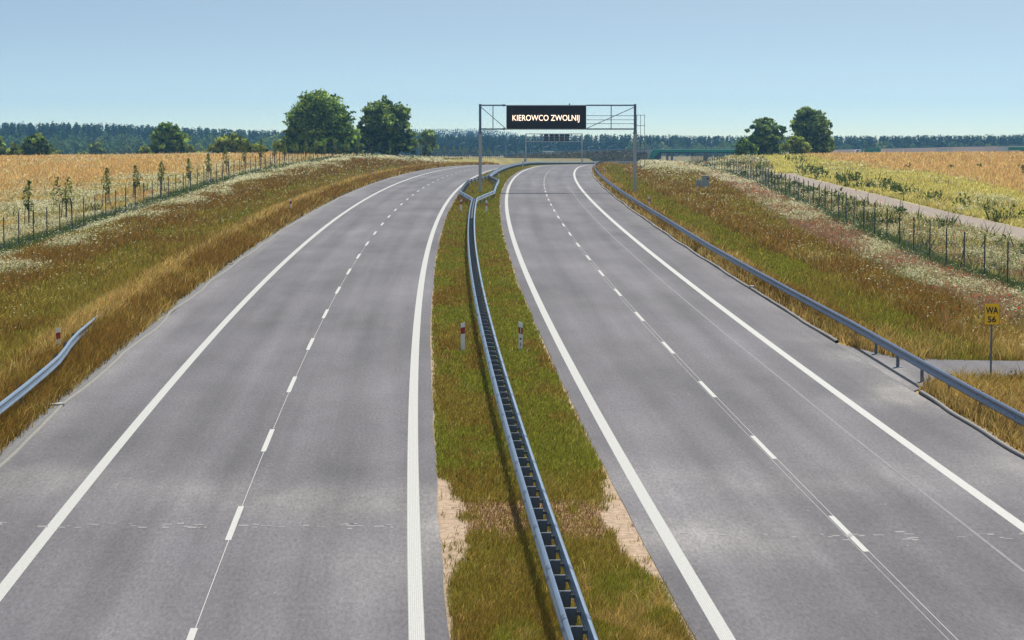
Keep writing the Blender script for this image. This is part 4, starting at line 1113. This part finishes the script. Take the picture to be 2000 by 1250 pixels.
    px=np.linspace(850,1262,60);ty=lin(px,[850,985,1010,1060,1120,1180,1240,1262],[305.5,304,303.5,300.5,298,296,294,293])
    path=np.stack([P(px),np.full(60,Yb-2.5),Zp(ty)],-1)
    wbeam('rail',path,1,t,M['post'],.45)
    place_posts(t,'post',[(path[i,0],path[i,1]+.1,path[i,2],0.) for i in range(0,60,2)],PS)
    # truck
    Yt=930.;s2=Yt/F;X=lambda px:(px-1000)*s2;Z=lambda py:CAMZ+(255-py)*s2
    t=link('truck',None,label='truck with white cab and green trailer driving behind the right field',cat='truck',loc=(0,Yt,0))
    gz=Z(301.5)
    MB().box(((X(1681)+X(1717.5))/2,0,(Z(290.3)+gz+.9)/2),(X(1717.5)-X(1681),2.5,Z(290.3)-gz-.9)).build('trailer',M['tarp'],t)
    c=MB();c.prism([(X(1668),gz+.5),(X(1680),gz+.5),(X(1680),Z(292)),(X(1671),Z(292.3)),(X(1668),Z(295.5))],-1.2,1.2);c=c.build('cab',M['truckw'],t)
    MB().prism([(X(1668.4),Z(295.6)),(X(1671.2),Z(293)),(X(1675),Z(293)),(X(1675),Z(295.6))],-1.25,-1.21).build('window',M['glass'],c)
    MB().box((X(1712),-.0,Z(289.9)),(.9,1.2,.5)).build('cooling_unit',M['tarp'],t)
    for px in(1671,1677,1703,1707.5,1712): 
        MB().tube([(X(px),-1.24,gz+.5),(X(px),1.24,gz+.5)],.5,14).build('wheel',M['rubber'],t)
    # van behind the embankment
    Yv=985.;s3=Yv/F;X=lambda px:(px-1000)*s3;Z=lambda py:CAMZ+(255-py)*s3
    t=link('van',None,label='white van roof showing above the far embankment under the distant gantry',cat='van',loc=(0,Yv,0))
    b=MB().prism([(X(1060),Z(303)),(X(1083),Z(303)),(X(1083),Z(296)),(X(1081),Z(295)),(X(1062),Z(295)),(X(1060),Z(297.5))],-1,1).build('body',M['truckw'],t)
    MB().prism([(X(1060.6),Z(299)),(X(1064),Z(299)),(X(1064),Z(296.4)),(X(1062),Z(296.4))],-1.04,-1.01).build('window',M['glass'],b)
    for px in(1064,1079): MB().tube([(X(px),-1.02,Z(303)),(X(px),1.02,Z(303))],.38,12).build('wheel',M['rubber'],t)
    # blue car behind the left field
    Yc=860.;s4=Yc/F;x=(128-1000)*s4;z=CAMZ+(255-311.5)*s4
    t=link('parked_car',None,label='blue car half hidden behind the crest of the left field between two shrubs',cat='car',loc=(x,Yc,z))
    b=MB().prism([(-2.1,.35),(2.1,.35),(2.15,.8),(1.3,.95),(.8,1.5),(-.9,1.55),(-1.5,1.0),(-2.1,.85)],-.85,.85).build('body',M['blue'],t)
    MB().prism([(-1.3,1.02),(1.1,1.0),(.7,1.42),(-.8,1.45)],-.9,-.86).build('window',M['glass'],b)
    MB().box((-.1,0,1.58),(1.4,1.3,.06)).build('roof_panel',M['truckw'],b)
    for q in(-1.3,1.3): MB().tube([(q,-.88,.33),(q,.88,.33)],.33,12).build('wheel',M['rubber'],t)
overpass()
# street lamps at the junction behind
lp=[(898,281,'street lamp furthest left before the forest, beside the slim tree'),(967,287,'street lamp just right of the left gantry pole'),(988,285,'street lamp under the left end of the lit display'),(1036,288,'street lamp right of the distant gantry left pole'),(1061,288,'street lamp below the distant dark panels'),(1149,288,'street lamp right of the distant gantry'),(1185,288,'street lamp midway between distant gantry and right gantry pole')]
def lamps():
    Yl=1090.;s=Yl/F
    mb=MB();mb.tube([(0,0,-3),(0,0,0)],[.09,.06],6);pm=mb.mesh('pole',M['grey'])
    mb=MB();mb.tube([(0,0,-.05),(.7,0,.3),(1.5,0,.5)],[.05,.05,.04],6);am=mb.mesh('arm',M['grey'])
    mb=MB();mb.box((1.9,0,.55),(1.0,.4,.16));hm=mb.mesh('lamp_head',M['truckw'])
    for px,py,lab in lp:
        z=CAMZ+(255-py)*s;x=(px-1000)*s;g=float(ztr(x,Yl))
        t=link('street_lamp',None,label=lab,cat='street lamp',group='street lamps by the far junction',loc=(x,Yl,z))
        p=link('pole',pm,t);p.scale=(1,1,(z-g)/3.+.05);link('arm',am,t);link('lamp_head',hm,t)
lamps()
# ------------------------------------------------------------------ air
def haze(dens,col):
    mb=MB();mb.box((0,1400,20.),(4900,3400,58.))
    m=bpy.data.materials.new('summer_haze');m.use_nodes=True;nt=m.node_tree;nt.nodes.clear()
    o=nt.nodes.new('ShaderNodeOutputMaterial');v=nt.nodes.new('ShaderNodeVolumePrincipled')
    v.inputs['Color'].default_value=col+(1,);v.inputs['Density'].default_value=dens;v.inputs['Anisotropy'].default_value=.3
    nt.links.new(v.outputs[0],o.inputs['Volume'])
    h=mb.build('haze',m,label='thin blue summer haze over the whole landscape',cat='haze',kind='stuff')
import os
if not os.environ.get('NOHAZE'): haze(.00014,(.26,.60,1.))
# ------------------------------------------------------------------ light
SUN=Vector((.27,.50,1.)).normalized()
el=math.asin(SUN.z);az=math.atan2(SUN.x,SUN.y)
sd=bpy.data.lights.new('sun','SUN');sd.energy=4.9;sd.angle=math.radians(.53);sd.color=(1,.955,.88)
so=bpy.data.objects.new('sun',sd);COL.objects.link(so);so.rotation_euler=(-SUN).to_track_quat('-Z','Y').to_euler();so.location=(40,60,120)
w=bpy.data.worlds.new('World');S.world=w;w.use_nodes=True;nt=w.node_tree
sk=nt.nodes.new('ShaderNodeTexSky');sk.sky_type='NISHITA';sk.sun_disc=False;sk.sun_elevation=el;sk.sun_rotation=az
sk.altitude=0;sk.air_density=1.0;sk.dust_density=1.0;sk.ozone_density=0.
tc=nt.nodes.new('ShaderNodeTexCoord');mp=nt.nodes.new('ShaderNodeMapping');mp.inputs['Scale'].default_value=(1,1,6.)
mp.inputs['Location'].default_value=(0,0,.075)
nt.links.new(tc.outputs['Generated'],mp.inputs['Vector']);nt.links.new(mp.outputs[0],sk.inputs['Vector'])
bg=nt.nodes['Background'];bg.inputs['Strength'].default_value=.115
tn=nt.nodes.new('ShaderNodeMix');tn.data_type='RGBA';tn.blend_type='MULTIPLY';tn.inputs['Factor'].default_value=1;tn.inputs['B'].default_value=(1.05,1.06,.90,1)
nt.links.new(sk.outputs[0],tn.inputs['A']);nt.links.new(tn.outputs['Result'],bg.inputs['Color'])
# ------------------------------------------------------------------ camera
cd=bpy.data.cameras.new('camera');cd.sensor_width=36;cd.lens=F/2000*36;cd.clip_end=9000;cd.clip_start=.5
co=bpy.data.objects.new('camera',cd);COL.objects.link(co);co.location=(0,0,CAMZ);co.rotation_euler=(math.pi/2-PIT,0,0)
S.camera=co
S.view_settings.view_transform='Standard';S.view_settings.look='None';S.view_settings.exposure=.27;S.view_settings.gamma=1
S.cycles.volume_bounces=0
